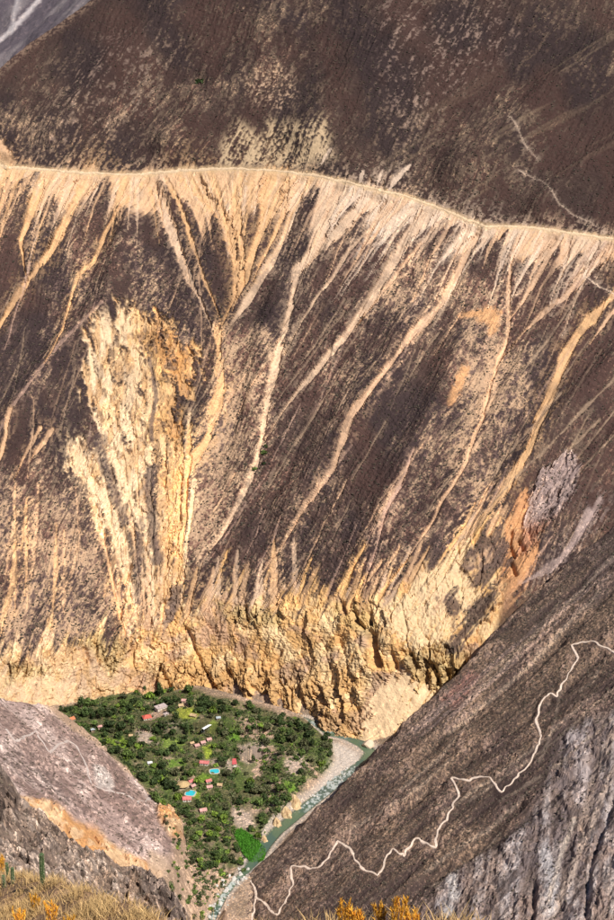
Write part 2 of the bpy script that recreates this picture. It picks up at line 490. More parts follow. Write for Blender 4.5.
    chute([(240, 173), (234, 200), (238, 230), (243, 255), (240, 285), (230, 305), (222, 325)], 6.8, 4.3, OT)
    chute([(275, 176), (269, 205), (258, 235), (248, 262), (243, 285), (232, 310)], 20.4, 4.3, OT)
    chute([(303, 178), (290, 215), (275, 250), (258, 280), (240, 310), (222, 335)], 12.8, 5.8, GT)
    chute([(288, 178), (281, 215), (266, 250), (252, 280)], 7.6, 2.9, OT)
    chute([(340, 184), (328, 215), (318, 243), (300, 268), (291, 300), (285, 330), (280, 345), (268, 400), (262, 440), (255, 465), (240, 500), (220, 535), (203, 560), (193, 590), (187, 617)], 11.9, 3.6, GT)
    chute([(374, 194), (352, 215), (325, 243), (303, 270)], 20.4, 6.5, GT)
    chute([(358, 190), (342, 212), (326, 236)], 11.9, 4.3, PALE)
    chute([(393, 202), (375, 222), (352, 247), (333, 277), (317, 297), (303, 318), (285, 355)], 3.4, 2.2, GT)
    chute([(432, 208), (407, 236), (386, 275), (370, 300), (345, 335), (320, 365), (300, 388), (282, 412), (265, 442)], 12.8, 3.6, GT)
    chute([(446, 214), (424, 240), (402, 268), (380, 296), (350, 333)], 5.1, 2.2, TN)
    chute([(418, 204), (396, 232), (380, 265)], 6.8, 2.2, GT)
    chute([(480, 229), (468, 247), (455, 275), (440, 305), (415, 335), (400, 355), (375, 390), (355, 420), (345, 445), (335, 470), (310, 505), (290, 535), (270, 560), (258, 582)], 7.6, 4.3, TN)
    chute([(470, 226), (455, 245), (437, 262)], 18.7, 2.9, PALE, fade=.4)
    chute([(522, 229), (514, 247), (510, 265), (508, 300), (509, 325), (505, 345), (497, 365), (490, 390), (480, 425), (467, 465), (437, 515), (407, 560), (388, 585)], 4.2, 2.9, TN)
    chute([(550, 234), (532, 257), (518, 285), (512, 302)], 7.6, 2.2, PALE)
    chute([(560, 236), (547, 257), (533, 285), (516, 312), (509, 320)], 6.0, 4.3, TN)
    chute([(568, 237), (565, 257), (561, 277)], 9.3, 1.4, PALE)
    chute([(611, 246), (590, 270), (565, 295), (540, 315), (520, 337), (500, 362)], 10.2, 3.6, TN)
    chute([(596, 243), (586, 262), (566, 285)], 11.9, 2.2, PALE, fade=.6)
    chute([(640, 262), (612, 297), (590, 322), (577, 337), (566, 355), (557, 378), (546, 405), (538, 425), (527, 457), (507, 490), (472, 540), (447, 570), (425, 605)], 6.0, 11.5, OT, strength=.95)
    chute([(640, 282), (610, 315), (590, 345)], 6.8, 2.9, TN)
    chute([(414, 455), (400, 490), (387, 515), (372, 560), (362, 590)], 3.4, 2.9, PINK)
    chute([(105, 310), (60, 352), (15, 412), (-8, 452)], 3.4, 2.9, PINK, strength=.6)
    chute([(218, 330), (221, 385), (208, 435), (196, 457), (179, 479), (171, 509), (165, 551), (158, 610)], 6.8, 10.1, OT, strength=.9)
    chute([(52, 430), (42, 445), (30, 462)], 4.2, 2.2, SAND); chute([(40, 428), (22, 462), (14, 480)], 3.4, 2.2, SAND)
    chute([(12, 415), (6, 440), (-4, 470)], 5.1, 3.6, SAND)
    for q in range(13):                                         # narrow runnels of the lower left slope
        x0 = random.uniform(5, 120); y0 = random.uniform(480, 560); y1 = y0 + random.uniform(50, 110); dr = random.uniform(-16, 6)
        chute([(x0, y0), (x0 + dr * .3, (y0 + y1) / 2), (x0 + dr, y1)], 2.0, random.uniform(3, 6), SAND if q % 2 else OT, .6, strength=random.uniform(.3, .7))
    kx = [-60, 60, 110, 150, 190, 240, 280, 340, 420, 520, 614]; kv = [-.35, -.45, -.5, .3, .45, .0, -.35, -.6, -.8, -.5, -.7]
    for q in range(170):                                        # countless small runnels fanning out below the track
        x0 = random.uniform(2, 612); y0 = float(np.interp(x0, tx, ty)) + 1
        L_ = 18 + 100 * random.random() ** 2; kk = float(np.interp(x0, kx, kv)) * random.uniform(.75, 1.2)
        c = (OT, SAND, GT)[q % 3] if x0 < 320 else (GT, PALE, TN)[q % 3]
        chute([(x0, y0), (x0 + kk * L_ * .55, y0 + L_ * .5), (x0 + kk * L_ * .9, y0 + L_)], random.uniform(2.5, 8.0), .8, c, .5, strength=random.uniform(.5, .95), tip=.1)
    for q in range(110):                                        # faint runnels all over the slope
        x0 = random.uniform(0, 614); y0 = random.uniform(230, 540); L_ = random.uniform(25, 110); kk = -random.uniform(.4, .75) if x0 > 230 else random.uniform(-.5, .15)
        chute([(x0, y0), (x0 + kk * L_ * .5, y0 + L_ * .5), (x0 + kk * L_, y0 + L_)], 1.0, random.uniform(1, 2.5), (SOIL, TN, PINK, SOIL)[q % 4], .9, strength=random.uniform(.3, .75))
    for q in range(70):                                         # pale tongues climbing out of the cliff band
        x0 = random.uniform(120, 500); yb_ = float(np.interp(x0, [0, 185, 240, 320, 360, 405, 470, 510], [650, 615, 602, 597, 612, 590, 550, 560])) + 6
        L_ = random.uniform(15, 75); kk = random.uniform(.35, .75) if x0 > 300 else random.uniform(-.05, .45)
        chute([(x0 + kk * L_, yb_ - L_), (x0 + kk * L_ * .5, yb_ - L_ * .5), (x0, yb_)], .8, random.uniform(4, 11), (SAND, GT, OT, GOLD)[q % 4], .7, strength=random.uniform(.55, .95), tip=1.0)
    # thin tracks of the right flank
    chute([(600, 240), (590, 258), (585, 275), (600, 288), (620, 296)], 2, 2, PALE, 0.2)
    for (a, b, c, d) in [(620, 375, 480, 520), (620, 405, 500, 560), (614, 440, 540, 520), (560, 395, 470, 500), (600, 420, 520, 500), (575, 300, 520, 380), (470, 260, 430, 330), (345, 300, 300, 365), (300, 320, 265, 400)]:
        chute([(a, b), ((a + c) / 2 + 3, (b + d) / 2 - 3), (c, d)], 2.5, 2.0, SOIL, .5, strength=.7)
    # upper flank: pale patches, runnels slanting up to the right
    up1 = area([(215, 168), (225, 140), (238, 120), (262, 135), (268, 122), (300, 125), (330, 120), (335, 160), (300, 168)], 8) * sst(.42, .62, 0.5 * st2 + .5 * g3 + .25 * (vnoise(px / 9, py / 40, 6) - .3))
    sand(up1 * .9, (0.50, 0.36, 0.22)); 
    up2 = area([(245, 85), (285, 60), (300, 95), (285, 115), (255, 110)], 9) * sst(.48, .66, 0.4 * st2 + .6 * g3)
    sand(up2 * .85, (0.46, 0.31, 0.21))
    up3 = np.clip(area([(380, 0), (500, 5), (520, 40), (430, 120), (400, 150), (375, 60)], 20) + .7 * area([(110, 30), (180, 40), (140, 130), (20, 165), (60, 90)], 18), 0, 1) * sst(.56, .74, .6 * g3 + .4 * terr)
    sand(up3 * .55, (0.36, 0.25, 0.2))
    ud = (px * 0.50 + py * 0.87)
    dg = fbm(ud / 6, (px - 0.6 * py) / 140, 4, 1)
    ym = (1 - isb) * area([(330, 230), (430, 110), (650, 20), (660, 120), (500, 215)], 20)
    sand(ym * sst(.55, .75, dg) * .26, (0.30, 0.215, 0.135))
    disp += (1 - isb) * 3.5 * (dg - .5)
    for pts in ([(509, 125), (522, 145), (537, 160)], [(519, 172), (542, 182), (557, 205), (587, 222), (604, 232)]):
        chute(pts, 1.5, 1.4, PALE, 0.1, strength=.5)
    for pts, w in (([(410, 165), (398, 178), (390, 190)], 5), ([(384, 171), (378, 184)], 4), ([(363, 172), (360, 182)], 6), ([(332, 150), (322, 165)], 3)):
        chute(pts, w * .6, w, PALE, 0.1, strength=.8)
    chute([(0, 152), (5, 160), (8, 168)], 16, 10, SAND, -4)
    # orange spots
    for (x0, y0, rx, ry) in ((460, 383, 5, 14), (452, 400, 4, 10), (488, 318, 12, 8), (494, 325, 6, 12), (472, 315, 14, 4)):
        e = np.hypot((wx - x0 + 0.3 * (wy - y0)) / rx, (wy - y0) / ry)
        sand((1 - sst(.5, 1.3, e + .8 * (g3 - .5))) * .8, (0.5, 0.27, 0.13))
    # the landslide scar
    SC1 = [(124, 306), (148, 310), (175, 328), (199, 350), (200, 372), (186, 385), (184, 430), (176, 465), (180, 510), (176, 560), (176, 650), (126, 660), (130, 600), (118, 545), (90, 506), (64, 468), (68, 442), (84, 432), (98, 448), (86, 402), (82, 370), (90, 342), (106, 322)]
    sk = fbm((px + 26 * (mf - .5) - .22 * (py - 300)) / 5.0, (py + 20 * (lf - .5)) / 22, 4, 1)
    gapn = sst(.53, .63, fbm((px + 24 * (mf - .5) - .15 * (py - 300)) / 10, py / 30, 4, 5)) * (.22 + .78 * sst(400, 500, py))
    s1 = poly_area(px + 1.8 * warp + 16 * (mf - .5), py + 1.5 * warp2, SC1, 15)
    s1 = sst(.22, .82, s1 + 2.0 * (sk - .5) + .9 * (g3 - .5)) * (1 - .85 * gapn) * sst(.03, .2, s1)
    for q in range(26):                                         # runnels that gather below the bowl
        x0 = random.uniform(84, 200); y0 = random.uniform(420, 520) - .3 * abs(x0 - 140); x1 = 122 + (x0 - 84) * .52 + random.uniform(-6, 6); y1 = random.uniform(570, 645)
        chute([(x0, y0), ((x0 * .55 + x1 * .45), (y0 + y1) / 2), (x1, y1)], random.uniform(1.5, 5), random.uniform(2, 6), (CREAM, SAND, OT, GOLD)[q % 4], .9, strength=random.uniform(.55, .95), tip=.5)
    ribs = ridged((px - 0.12 * (py - 300)) / 16 + .8 * (mf - .5), py / 110, 4, 3)
    fine = sst(.40, .62, fbm(px / 4 + .1 * py / 4, py / 22, 3, 2))
    holes = sst(.58, .7, vnoise(px / 4.5, py / 8, 4) * .6 + .4 * vnoise(px / 2.2, py / 4, 5)) * sst(.35, .6, mf)
    sc = mixc(np.broadcast_to(np.array(CREAM), X.shape + (3,)).copy(), GOLD, np.clip(sst(120, 180, wx + 0.15 * (400 - wy)) * .8 + .5 * sst(.5, .7, mf), 0, 1))
    sc = mixc(sc, ORANGE, .85 * area([(155, 318), (190, 340), (198, 375), (186, 440), (168, 440), (172, 380), (150, 340)], 9) * sst(.3, .6, mf))
    sc = mixc(sc, PINK, .6 * sst(540, 620, wy) * fine)
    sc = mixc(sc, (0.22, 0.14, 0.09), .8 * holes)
    sc = mixc(sc, (.60, .35, .16), .7 * sst(.5, .62, fbm(px / 5, py / 18, 3, 6)))
    m1 = s1 * (0.55 + 0.45 * sst(.2, .45, fine + .5 * (1 - sst(430, 560, py))))
    col = mixc(col, sc, m1 * .97); sandall = np.maximum(sandall, .7 * s1)
    bh_, bf2, bci = facets((px + 10 * (mf - .5)) / 7, (py + 12 * (st - .5)) / 12, 2)
    disp += s1 * (-1.5 + 1.1 * bh_ - .5 * (1 - sst(0, .18, bf2)) + 3.4 * (ribs - .5) - 1.6 * holes + 3.5 * (fbm(px / 7, py / 16, 4, 3) - .5))
    for pts, w in (([(150, 470), (152, 520), (157, 560)], 7), ([(140, 520), (138, 560), (136, 600)], 5), ([(176, 590), (168, 620)], 7), ([(98, 440), (108, 470), (122, 520)], 7), ([(150, 360), (156, 400), (150, 440)], 3)):
        d, t, _ = poly_line(wx, wy, pts, 20)
        mm = (1 - sst(.4, 1.1, d / w + .8 * (g3 - .5)))
        col = mixc(col, (0.13, .09, .08), mm * .8)
    chute([(70, 445), (90, 480), (112, 515), (125, 560), (136, 610)], 14, 12, CREAM, .5, strength=.75)
    chute([(112, 455), (132, 495), (140, 530)], 10, 5, CREAM, .5, strength=.8)
    # golden cliff band at the foot
    top = np.interp(wx, [-120, 0, 30, 60, 90, 115, 150, 185, 215, 240, 270, 290, 320, 335, 360, 385, 405, 440, 470, 500, 515, 560, 640], [650, 656, 648, 641, 628, 640, 622, 615, 606, 601, 606, 600, 596, 603, 615, 606, 588, 562, 548, 560, 610, 640, 650])
    cl = sst(-11, 9, py - top + 34 * (st2 - .5) + 40 * (vnoise((wx + .35 * wy) / 7, wy / 70, 7) - .45) + 10 * (g3 - .5))
    rgt = sst(0, 8, np.interp(py, [540, 590, 640, 690, 760], [508, 504, 492, 474, 430]) + 6 - wx)
    cl = cl * (0.15 + .85 * rgt)
    big = ridged(wx / 26, wy / 55, 4, 2)
    cwx = X + 9 * (fbm(X / 13, Z / 15, 3, 2) - .5); cwz = Z + 9 * (fbm(X / 13 + 20, Z / 15, 3, 5) - .5)
    wh, wf2, wid = facets(cwx / 12.0, cwz / 24.0 + .25 * X / 10, 1)
    vh, vf2, vid = facets(cwx / 4.8, cwz / 9.5, 4)
    xh, xf2, xid = facets(cwx / 2.1, cwz / 3.4, 6)
    cc1 = mixc(np.broadcast_to(np.array(GOLD), X.shape + (3,)).copy(), (0.88, 0.62, 0.335), sst(.4, .65, fbm(wx / 16, wy / 20, 4, 7)))
    cc1 = mixc(cc1, PINK, .7 * sst(.52, .66, fbm(wx / 30 + 7, wy / 22, 3, 3)))
    cc1 = mixc(cc1, (0.64, 0.44, 0.27), sst(150, 90, wx) * .6)
    lowb = sst(660, 678, wy - .1 * (wx - 250)) * (1 - sst(705, 722, wy - 0.25 * (wx - 240))) * sst(120, 170, wx) * (1 - sst(345, 375, wx))
    cc1 = mixc(cc1, (0.54, 0.34, 0.15), .65 * lowb * sst(.3, .6, vid + .2))
    talus = sst(718, 735, wy - .22 * (wx - 300)) * sst(340, 380, wx) + 1.2 * torn([(372, 688), (398, 672), (425, 690), (436, 700), (412, 722), (388, 748), (372, 754), (364, 738), (366, 710)], 8) + .45 * torn([(-80, 675), (40, 672), (90, 690), (60, 712), (-80, 712)], 6)
    talus = np.clip(talus, 0, 1)
    rockb = np.clip(area([(330, 598), (358, 604), (380, 625), (372, 640), (350, 628), (330, 615)], 4) + area([(400, 650), (432, 640), (470, 650), (460, 690), (430, 695), (405, 675)], 6)
                    + area([(215, 600), (250, 606), (285, 612), (280, 628), (230, 622)], 4) + area([(0, 690), (2, 690), (10, 660), (50, 668), (30, 680)], 4) + area([(60, 640), (110, 630), (130, 650), (110, 680), (90, 650)], 6), 0, 1)
    yel = (0.56, 0.41, 0.18)
    cc1 = mixc(cc1, yel, .7 * rockb)
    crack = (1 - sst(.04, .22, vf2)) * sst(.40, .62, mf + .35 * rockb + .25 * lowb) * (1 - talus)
    cc1 = mixc(cc1, (0.16, 0.09, 0.045), .6 * crack)  # shade of the cracks painted into the cliff colour for more shadow contrast
    cc1 = mixc(cc1, (.56, .33, .13), .5 * sst(.53, .66, fbm(wx / 7, wy / 13, 4, 5)))
    cc1 = mixc(cc1, (.24, .14, .07), .45 * (1 - sst(.02, .2, xf2)) * sst(.45, .6, fbm(wx / 14, wy / 12, 3, 1)))  # finer cracks, their shade painted in as well
    cc1 = mixc(cc1, np.array((0.84, 0.60, 0.36)) * (.84 + .4 * st2)[..., None], talus * .92)
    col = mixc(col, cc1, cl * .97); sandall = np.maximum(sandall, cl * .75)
    rough = cl * (1 - .88 * talus) * (.62 + .5 * np.clip(lowb + rockb, 0, 1))
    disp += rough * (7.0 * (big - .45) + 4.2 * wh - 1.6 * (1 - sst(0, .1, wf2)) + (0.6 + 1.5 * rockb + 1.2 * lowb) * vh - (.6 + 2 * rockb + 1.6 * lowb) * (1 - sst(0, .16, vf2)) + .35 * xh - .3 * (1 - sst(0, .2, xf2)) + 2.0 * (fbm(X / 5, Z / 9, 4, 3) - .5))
    # broken rock edge over the cliff, hard clefts
    for pts, w, dep in (([(372, 634), (375, 648), (378, 664)], 4.5, 13), ([(341, 603), (343, 612)], 2.5, 7), ([(352, 608), (357, 622), (364, 628)], 3, 8), ([(370, 612), (371, 624)], 2.5, 8), ([(392, 655), (394, 668)], 2.5, 6),
                        ([(423, 660), (422, 690)], 3.5, 9), ([(430, 664), (436, 684)], 3, 8), ([(409, 650), (414, 668)], 2.5, 6), ([(447, 672), (450, 690)], 3, 7), ([(466, 655), (470, 668)], 3, 7),
                        ([(513, 530), (511, 545), (515, 560)], 1.4, 6), ([(519, 540), (523, 556)], 1.3, 5), ([(511, 566), (514, 582)], 1.7, 7), ([(548, 525), (552, 535)], 4, 6), ([(187, 630), (195, 652), (202, 668)], 2.5, 6),
                        ([(255, 690), (262, 705)], 3, 6), ([(228, 672), (236, 690), (244, 706)], 3, 6), ([(300, 690), (304, 712)], 3, 6), ([(160, 668), (170, 690)], 3, 6), ([(205, 672), (215, 690)], 2.5, 6), ([(320, 688), (326, 704)], 2.5, 6),
                        ([(85, 650), (88, 662)], 2.5, 5), ([(280, 652), (268, 668)], 2.5, 5), ([(128, 566), (120, 612), (112, 640)], 3, 5), ([(200, 80), (202, 85)], 6, 5)):
        d, t, _ = poly_line(px + .3 * warp, py + .3 * warp2, pts, 20)
        disp -= dep * np.exp(-(d / w) ** 2)
    # orange gully and pink cliff on the right
    og = torn([(522, 490), (534, 500), (530, 535), (538, 556), (524, 588), (506, 616), (476, 654), (452, 670), (464, 632), (494, 590), (504, 560), (508, 520)], 5)
    sand(og * .9 * (1 - .75 * sst(578, 625, py)) * (.7 + .3 * sst(.4, .6, mf)), (0.55, 0.28, 0.13), 1)
    pk = torn([(540, 472), (572, 450), (584, 474), (566, 505), (548, 530), (530, 555), (520, 560), (523, 535), (532, 500)], 4)
    col = mixc(col, mixc(np.broadcast_to(np.array((.50, .37, .32)), X.shape + (3,)).copy(), (.60, .30, .18), sst(515, 540, wy)), pk * .9 * (.65 + .35 * sst(.3, .5, g3)))
    disp += pk * (4 + 1.6 * vh)
    for pts in ([(600, 500), (575, 545), (548, 575)], [(590, 515), (560, 560), (520, 590)]):
        chute(pts, 9, 5, (.40, .30, .27), .5, strength=.65)
    yb = torn([(395, 600), (440, 560), (470, 545), (505, 560), (480, 600), (450, 640), (410, 650), (385, 630)], 8)
    dkp = np.clip(torn([(440, 600), (458, 585), (465, 610), (452, 630)], 6) + torn([(462, 570), (480, 545), (505, 525), (512, 560), (490, 590), (470, 592)], 6) + torn([(420, 560), (440, 535), (450, 552), (432, 570)], 5) + torn([(470, 605), (500, 585), (492, 610), (455, 655), (445, 650)], 5), 0, 1)
    sand(yb * .85 * (1 - dkp), (0.70, 0.51, 0.30), 1)
    col = mixc(col, (.125, .083, .07), dkp * .9); sandall = sandall * (1 - .9 * dkp)
    # quiet the stones where sand lies, cut a bench for the trail
    disp -= sandall * (1 - cl * (1 - talus)) * (2.1 * (1 - g3) + 0.9 * terr) * 0.62
    disp = disp * (1 - .72 * talus * cl)
    disp -= .26 * np.clip(px - 362, 0, 90) * cl * sst(350, 375, px) * (1 - sst(480, 520, px)) * sst(640, 690, py)  # talus shape swung towards the sun so that it renders brighter
    disp += talus * cl * 2.4 * (fbm((px - .5 * py) / 9, (px + .6 * py) / 26, 3, 2) - .5)
    dT = np.abs(below)
    col = mixc(col, (0.52, 0.36, 0.20), .7 * (1 - sst(1.2, 4.0, dT + 5 * (g3 - .5))))
    disp = disp * (0.25 + .75 * sst(2, 9, dT))
    # fine colour breakup
    col *= (0.86 + 0.28 * fbm(X / 2.2, Z / 1.6, 2, 3))[..., None]
    X2 = X + nrm[..., 0] * disp; Y2 = Y + nrm[..., 1] * disp; Z2 = Z + nrm[..., 2] * disp
    # the ridge on the upper left: beyond it the flank drops away
    rd = (py - np.interp(px, [-200, -60, 0, 30, 60, 95, 140, 400], [220, 112, 68, 42, 22, -4, -44, -300])) * -0.75
    Z2 -= 1.9 * np.maximum(rd, 0) * 1.45
    col = mixc(col, (0.33, .22, .15), .7 * np.exp(-((rd + 2) / 4) ** 2) * sst(.4, .6, g3))
    grain = np.clip(1 - .72 * sandall, 0, 1) * (1 - .45 * cl * (1 - sandall))
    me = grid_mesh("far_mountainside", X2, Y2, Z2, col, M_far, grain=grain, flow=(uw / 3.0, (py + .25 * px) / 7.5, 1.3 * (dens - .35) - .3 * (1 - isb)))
    o = link(bpy.data.objects.new("far_mountainside", me)); tag(o, kind='structure')
    shrubm = np.clip(1 - sandall * 1.6, 0, 1) * (rd < -3) * (dT > 3)
    return o, (X2, Y2, Z2, nrm, shrubm, px, py, g3)

far, farG = build_far()

# ------------------------------------------------------------------ the higher mountain behind the ridge
def build_distant():
    xs = np.arange(-900, 100, 6.0); ys = np.arange(2600, 3700, 6.0)
    Y, X = np.meshgrid(ys, xs, indexing='ij')
    Z = 430 + 0.62 * (Y - 2600) + 0.25 * (X + 600)
    u = X * 0.8 - Y * 0.5
    Z = Z + 60 * (ridged(u / 160, Y / 700, 4, 1) - .5) + 18 * (fbm(X / 30, Y / 30, 5, 2) - .5)
    col = np.broadcast_to(np.array((0.085, 0.07, 0.082)), X.shape + (3,)).copy()  # hazy blue-grey of distance put into the rock colour
    col = mixc(col, (0.17, .145, .15), sst(.5, .7, fbm(u / 25, Y / 160, 4, 3)))
    px, py = proj(X, Y, Z)
    d, t, _ = poly_line(px, py, [(-30, 62), (0, 40), (15, 26), (28, 12), (42, -4)], 20)
    col = mixc(col, (0.52, 0.46, 0.45), .8 * (1 - sst(1, 3.0, d)))
    d, t, _ = poly_line(px, py, [(10, 32), (16, 10), (20, -10)], 20)
    col = mixc(col, (0.42, 0.38, 0.38), .6 * (1 - sst(1, 3.0, d)))
    me = grid_mesh("distant_mountain", X, Y, Z, col, M_bare)
    tag(link(bpy.data.objects.new("distant_mountain", me)), kind='structure')
build_distant()

# ------------------------------------------------------------------ the valley floor with the river
RIVER_PX = [(60, 684), (140, 685), (200, 689), (250, 703), (290, 714), (315, 724), (332, 734), (348, 738), (362, 745), (371, 753), (364, 763), (352, 772), (338, 782), (325, 793), (312, 803),
            (300, 813), (288, 823), (276, 833), (266, 845), (258, 857), (246, 872), (233, 884), (224, 896), (216, 912), (205, 935), (190, 965)]
RIVER = [tuple(at_z(a, b, 0.0)[:2]) for a, b in RIVER_PX]
OASIS = [(60, 712), (100, 698), (150, 690), (190, 691), (240, 704), (285, 716), (318, 730), (335, 747), (332, 765), (318, 776), (300, 790), (288, 802), (262, 838), (250, 862), (230, 870),
         (205, 872), (180, 860), (165, 818), (150, 792), (118, 757), (86, 738)]
GRAVEL = [(330, 738), (345, 741), (358, 748), (364, 757), (356, 766), (340, 777), (322, 792), (305, 806), (298, 808), (306, 795), (322, 776), (334, 758)]
REEDS = [(233, 832), (241, 829), (250, 835), (260, 843), (266, 851), (264, 861), (252, 865), (243, 855)]

# plane of the right spur, whose foot stands on the far bank of the river
rp = plane_from(at_z(249, 884, 0.5), at_depth(614, 528, 1392), at_depth(614, 920, 845))

def valley_h(x, y):
    """height of terrace and river bed over the river level"""
    d, t, s = poly_line(x, y, RIVER, 600)
    px, py = proj(x, y, 6.0 + 0 * x)
    d = d * (1 + 2.6 * (1 - sst(285, 325, px)) * (py < 740) + .9 * sst(852, 872, py))
    gr = poly_area(px, py, GRAVEL, 5)
    bar = np.clip((d - 6.0) * 0.10, 0, 1.6)
    terr = 1.2 + 8.0 * sst(8, 26, d) + 0.055 * np.clip(d - 20, 0, 300) + 5 * (fbm(x / 60, y / 60, 3, 1) - .5) * sst(15, 50, d)
    terr = terr + 5 * sst(-110, -190, x) * sst(20, 60, d) + 6 * poly_area(px, py, [(255, 830), (285, 795), (305, 792), (296, 815), (275, 838)], 8) * sst(8, 14, d)
    terr = 1.0 + (terr - 1.0) * (1 - sst(1270, 1345, y) * sst(-95, -170, x))
    h = terr * (1 - gr) + bar * gr
    h = np.where(d < 7, np.minimum(h, -1.4 + 2.4 * sst(2.2, 6.2, d)), h)
    rz = rp(x, y)
    h = np.where((rz > -9) & (t > .5) & (d > 4) & (gr < .05), np.minimum(h, np.maximum(rz - 4, .5)), h)
    return h, d, gr, t

def build_valley():
    xs = np.arange(-330, 170, 1.25); ys = np.arange(1000, 1420, 1.25)
    Y, X = np.meshgrid(ys, xs, indexing='ij')
    h, d, gr, t = valley_h(X, Y)
    px, py = proj(X, Y, h)
    w = 5 * (fbm(px / 18, py / 18, 3, 2) - .5); wx = px + w; wy = py + 5 * (fbm(px / 18 + 9, py / 18, 3, 3) - .5)
    mf = fbm(X / 25, Y / 25, 4, 5); g = vnoise(X / 2.6, Y / 2.6, 2) * .6 + vnoise(X / 1.4, Y / 1.4, 4) * .4
    col = np.broadcast_to(np.array((0.40, 0.29, 0.21)), X.shape + (3,)).copy()
    col = mixc(col, (0.27, .20, .14), sst(.42, .62, mf))
    oa = poly_area(wx, wy, OASIS, 6)
    upper = oa * (1 - sst(775, 830, py + .35 * (px - 200)))
    col = mixc(col, (0.085, 0.092, 0.036), np.clip(upper * 1.0 + .7 * oa, 0, 1) * sst(.22, .46, mf) * .9)
    col = mixc(col, (0.075, 0.12, 0.03), oa * sst(.5, .62, fbm(X / 14 + 40, Y / 14, 3, 1)) * .7)
    col = mixc(col, (0.13, .09, .065), .6 * sst(.62, .8, g) * (1 - .6 * oa))
    # paddocks and lawns
    for pts, c in (([(170, 712), (180, 706), (192, 708), (200, 713), (196, 719), (182, 719)], (.30, .34, .05)), ([(203, 747), (210, 745), (213, 756), (206, 760)], (.26, .33, .04)), ([(196, 777), (203, 773), (211, 776), (209, 782), (200, 783)], (.15, .25, .03)),
                   ([(190, 797), (194, 789), (201, 792), (199, 799)], (.17, .26, .03)), ([(205, 726), (214, 720), (219, 724), (216, 733), (208, 734)], (.20, .27, .05)), ([(166, 760), (186, 758), (187, 766), (170, 768)], (.11, .19, .03)), ([(130, 704), (142, 705), (138, 712), (128, 710)], (.22, .25, .06)),
                   ([(108, 742), (122, 736), (130, 748), (124, 754)], (.15, .23, .03)), ([(228, 730), (238, 730), (240, 740), (230, 742)], (.12, .24, .03)), ([(160, 740), (175, 737), (186, 745), (176, 750), (163, 748)], (.17, .24, .05)), ([(282, 780), (292, 778), (298, 790), (288, 794)], (.12, .22, .03)),
                   ([(200, 801), (208, 798), (210, 806), (203, 809)], (.20, .25, .05)), ([(189, 702), (200, 700), (204, 707), (192, 708)], (.22, .24, .07)), (REEDS, (.035, .12, .015))):
        m = poly_area(px + .3 * w, py, pts, 1.6)
        col = mixc(col, c, m * (.75 + .25 * sst(.3, .6, g)))
    # bare stony patches
    for pts in ([(238, 745), (262, 742), (268, 756), (250, 764), (240, 758)], [(285, 762), (302, 755), (308, 765), (296, 776), (286, 775)], [(160, 724), (176, 722), (190, 728), (186, 734), (165, 733)], [(206, 760), (214, 760), (232, 760), (240, 768), (230, 772)], [(232, 808), (250, 812), (256, 826), (240, 830), (230, 820)], [(135, 730), (150, 728), (158, 744), (140, 742)], [(176, 782), (186, 780), (190, 788), (180, 790)]):
        m = poly_area(wx, wy, pts, 3)
        col = mixc(col, (.46, .36, .29), m * (.6 + .4 * sst(.3, .6, g)))
    bank = (1 - sst(9, 15, d)) * (1 - gr)
    col = mixc(col, (0.46, 0.40, 0.34), bank * .8)
    col = mixc(col, (0.47, 0.41, 0.36), gr * (.8 + .2 * g))
    col = mixc(col, (.46, .40, .36), poly_area(px, py, [(240, 862), (262, 858), (256, 870), (244, 878)], 2) * .8)
    # tan rubble below the left spur
    col = mixc(col, (.44, .31, .22), poly_area(wx, wy, [(165, 850), (205, 862), (232, 872), (222, 930), (190, 960), (150, 930)], 8) * .75 * sst(.25, .5, g))
    col = mixc(col, (.055, .085, .05), (1 - sst(5, 7.5, d)) * .9)
    Z = h + (1.1 * (g - .5) + .8 * (vnoise(X / 5, Y / 5, 6) - .5)) * sst(7, 12, d) + .5 * gr * (vnoise(X / 2.2, Y / 2.2, 7) - .5)
    low = poly_area(px, py, [(150, 845), (235, 862), (245, 880), (215, 930), (150, 960)], 10)
    Z += low * 3.0 * (ridged(X / 14, Y / 14, 3, 3) - .4) * sst(8, 20, d)
    me = grid_mesh("valley_floor", X, Y, Z, col, M_valley, grain=.75 - .35 * gr, flow=(X / 2.2, Y / 2.8, 0 * X))
    return tag(link(bpy.data.objects.new("valley_floor", me)), kind='structure')
valley = build_valley()

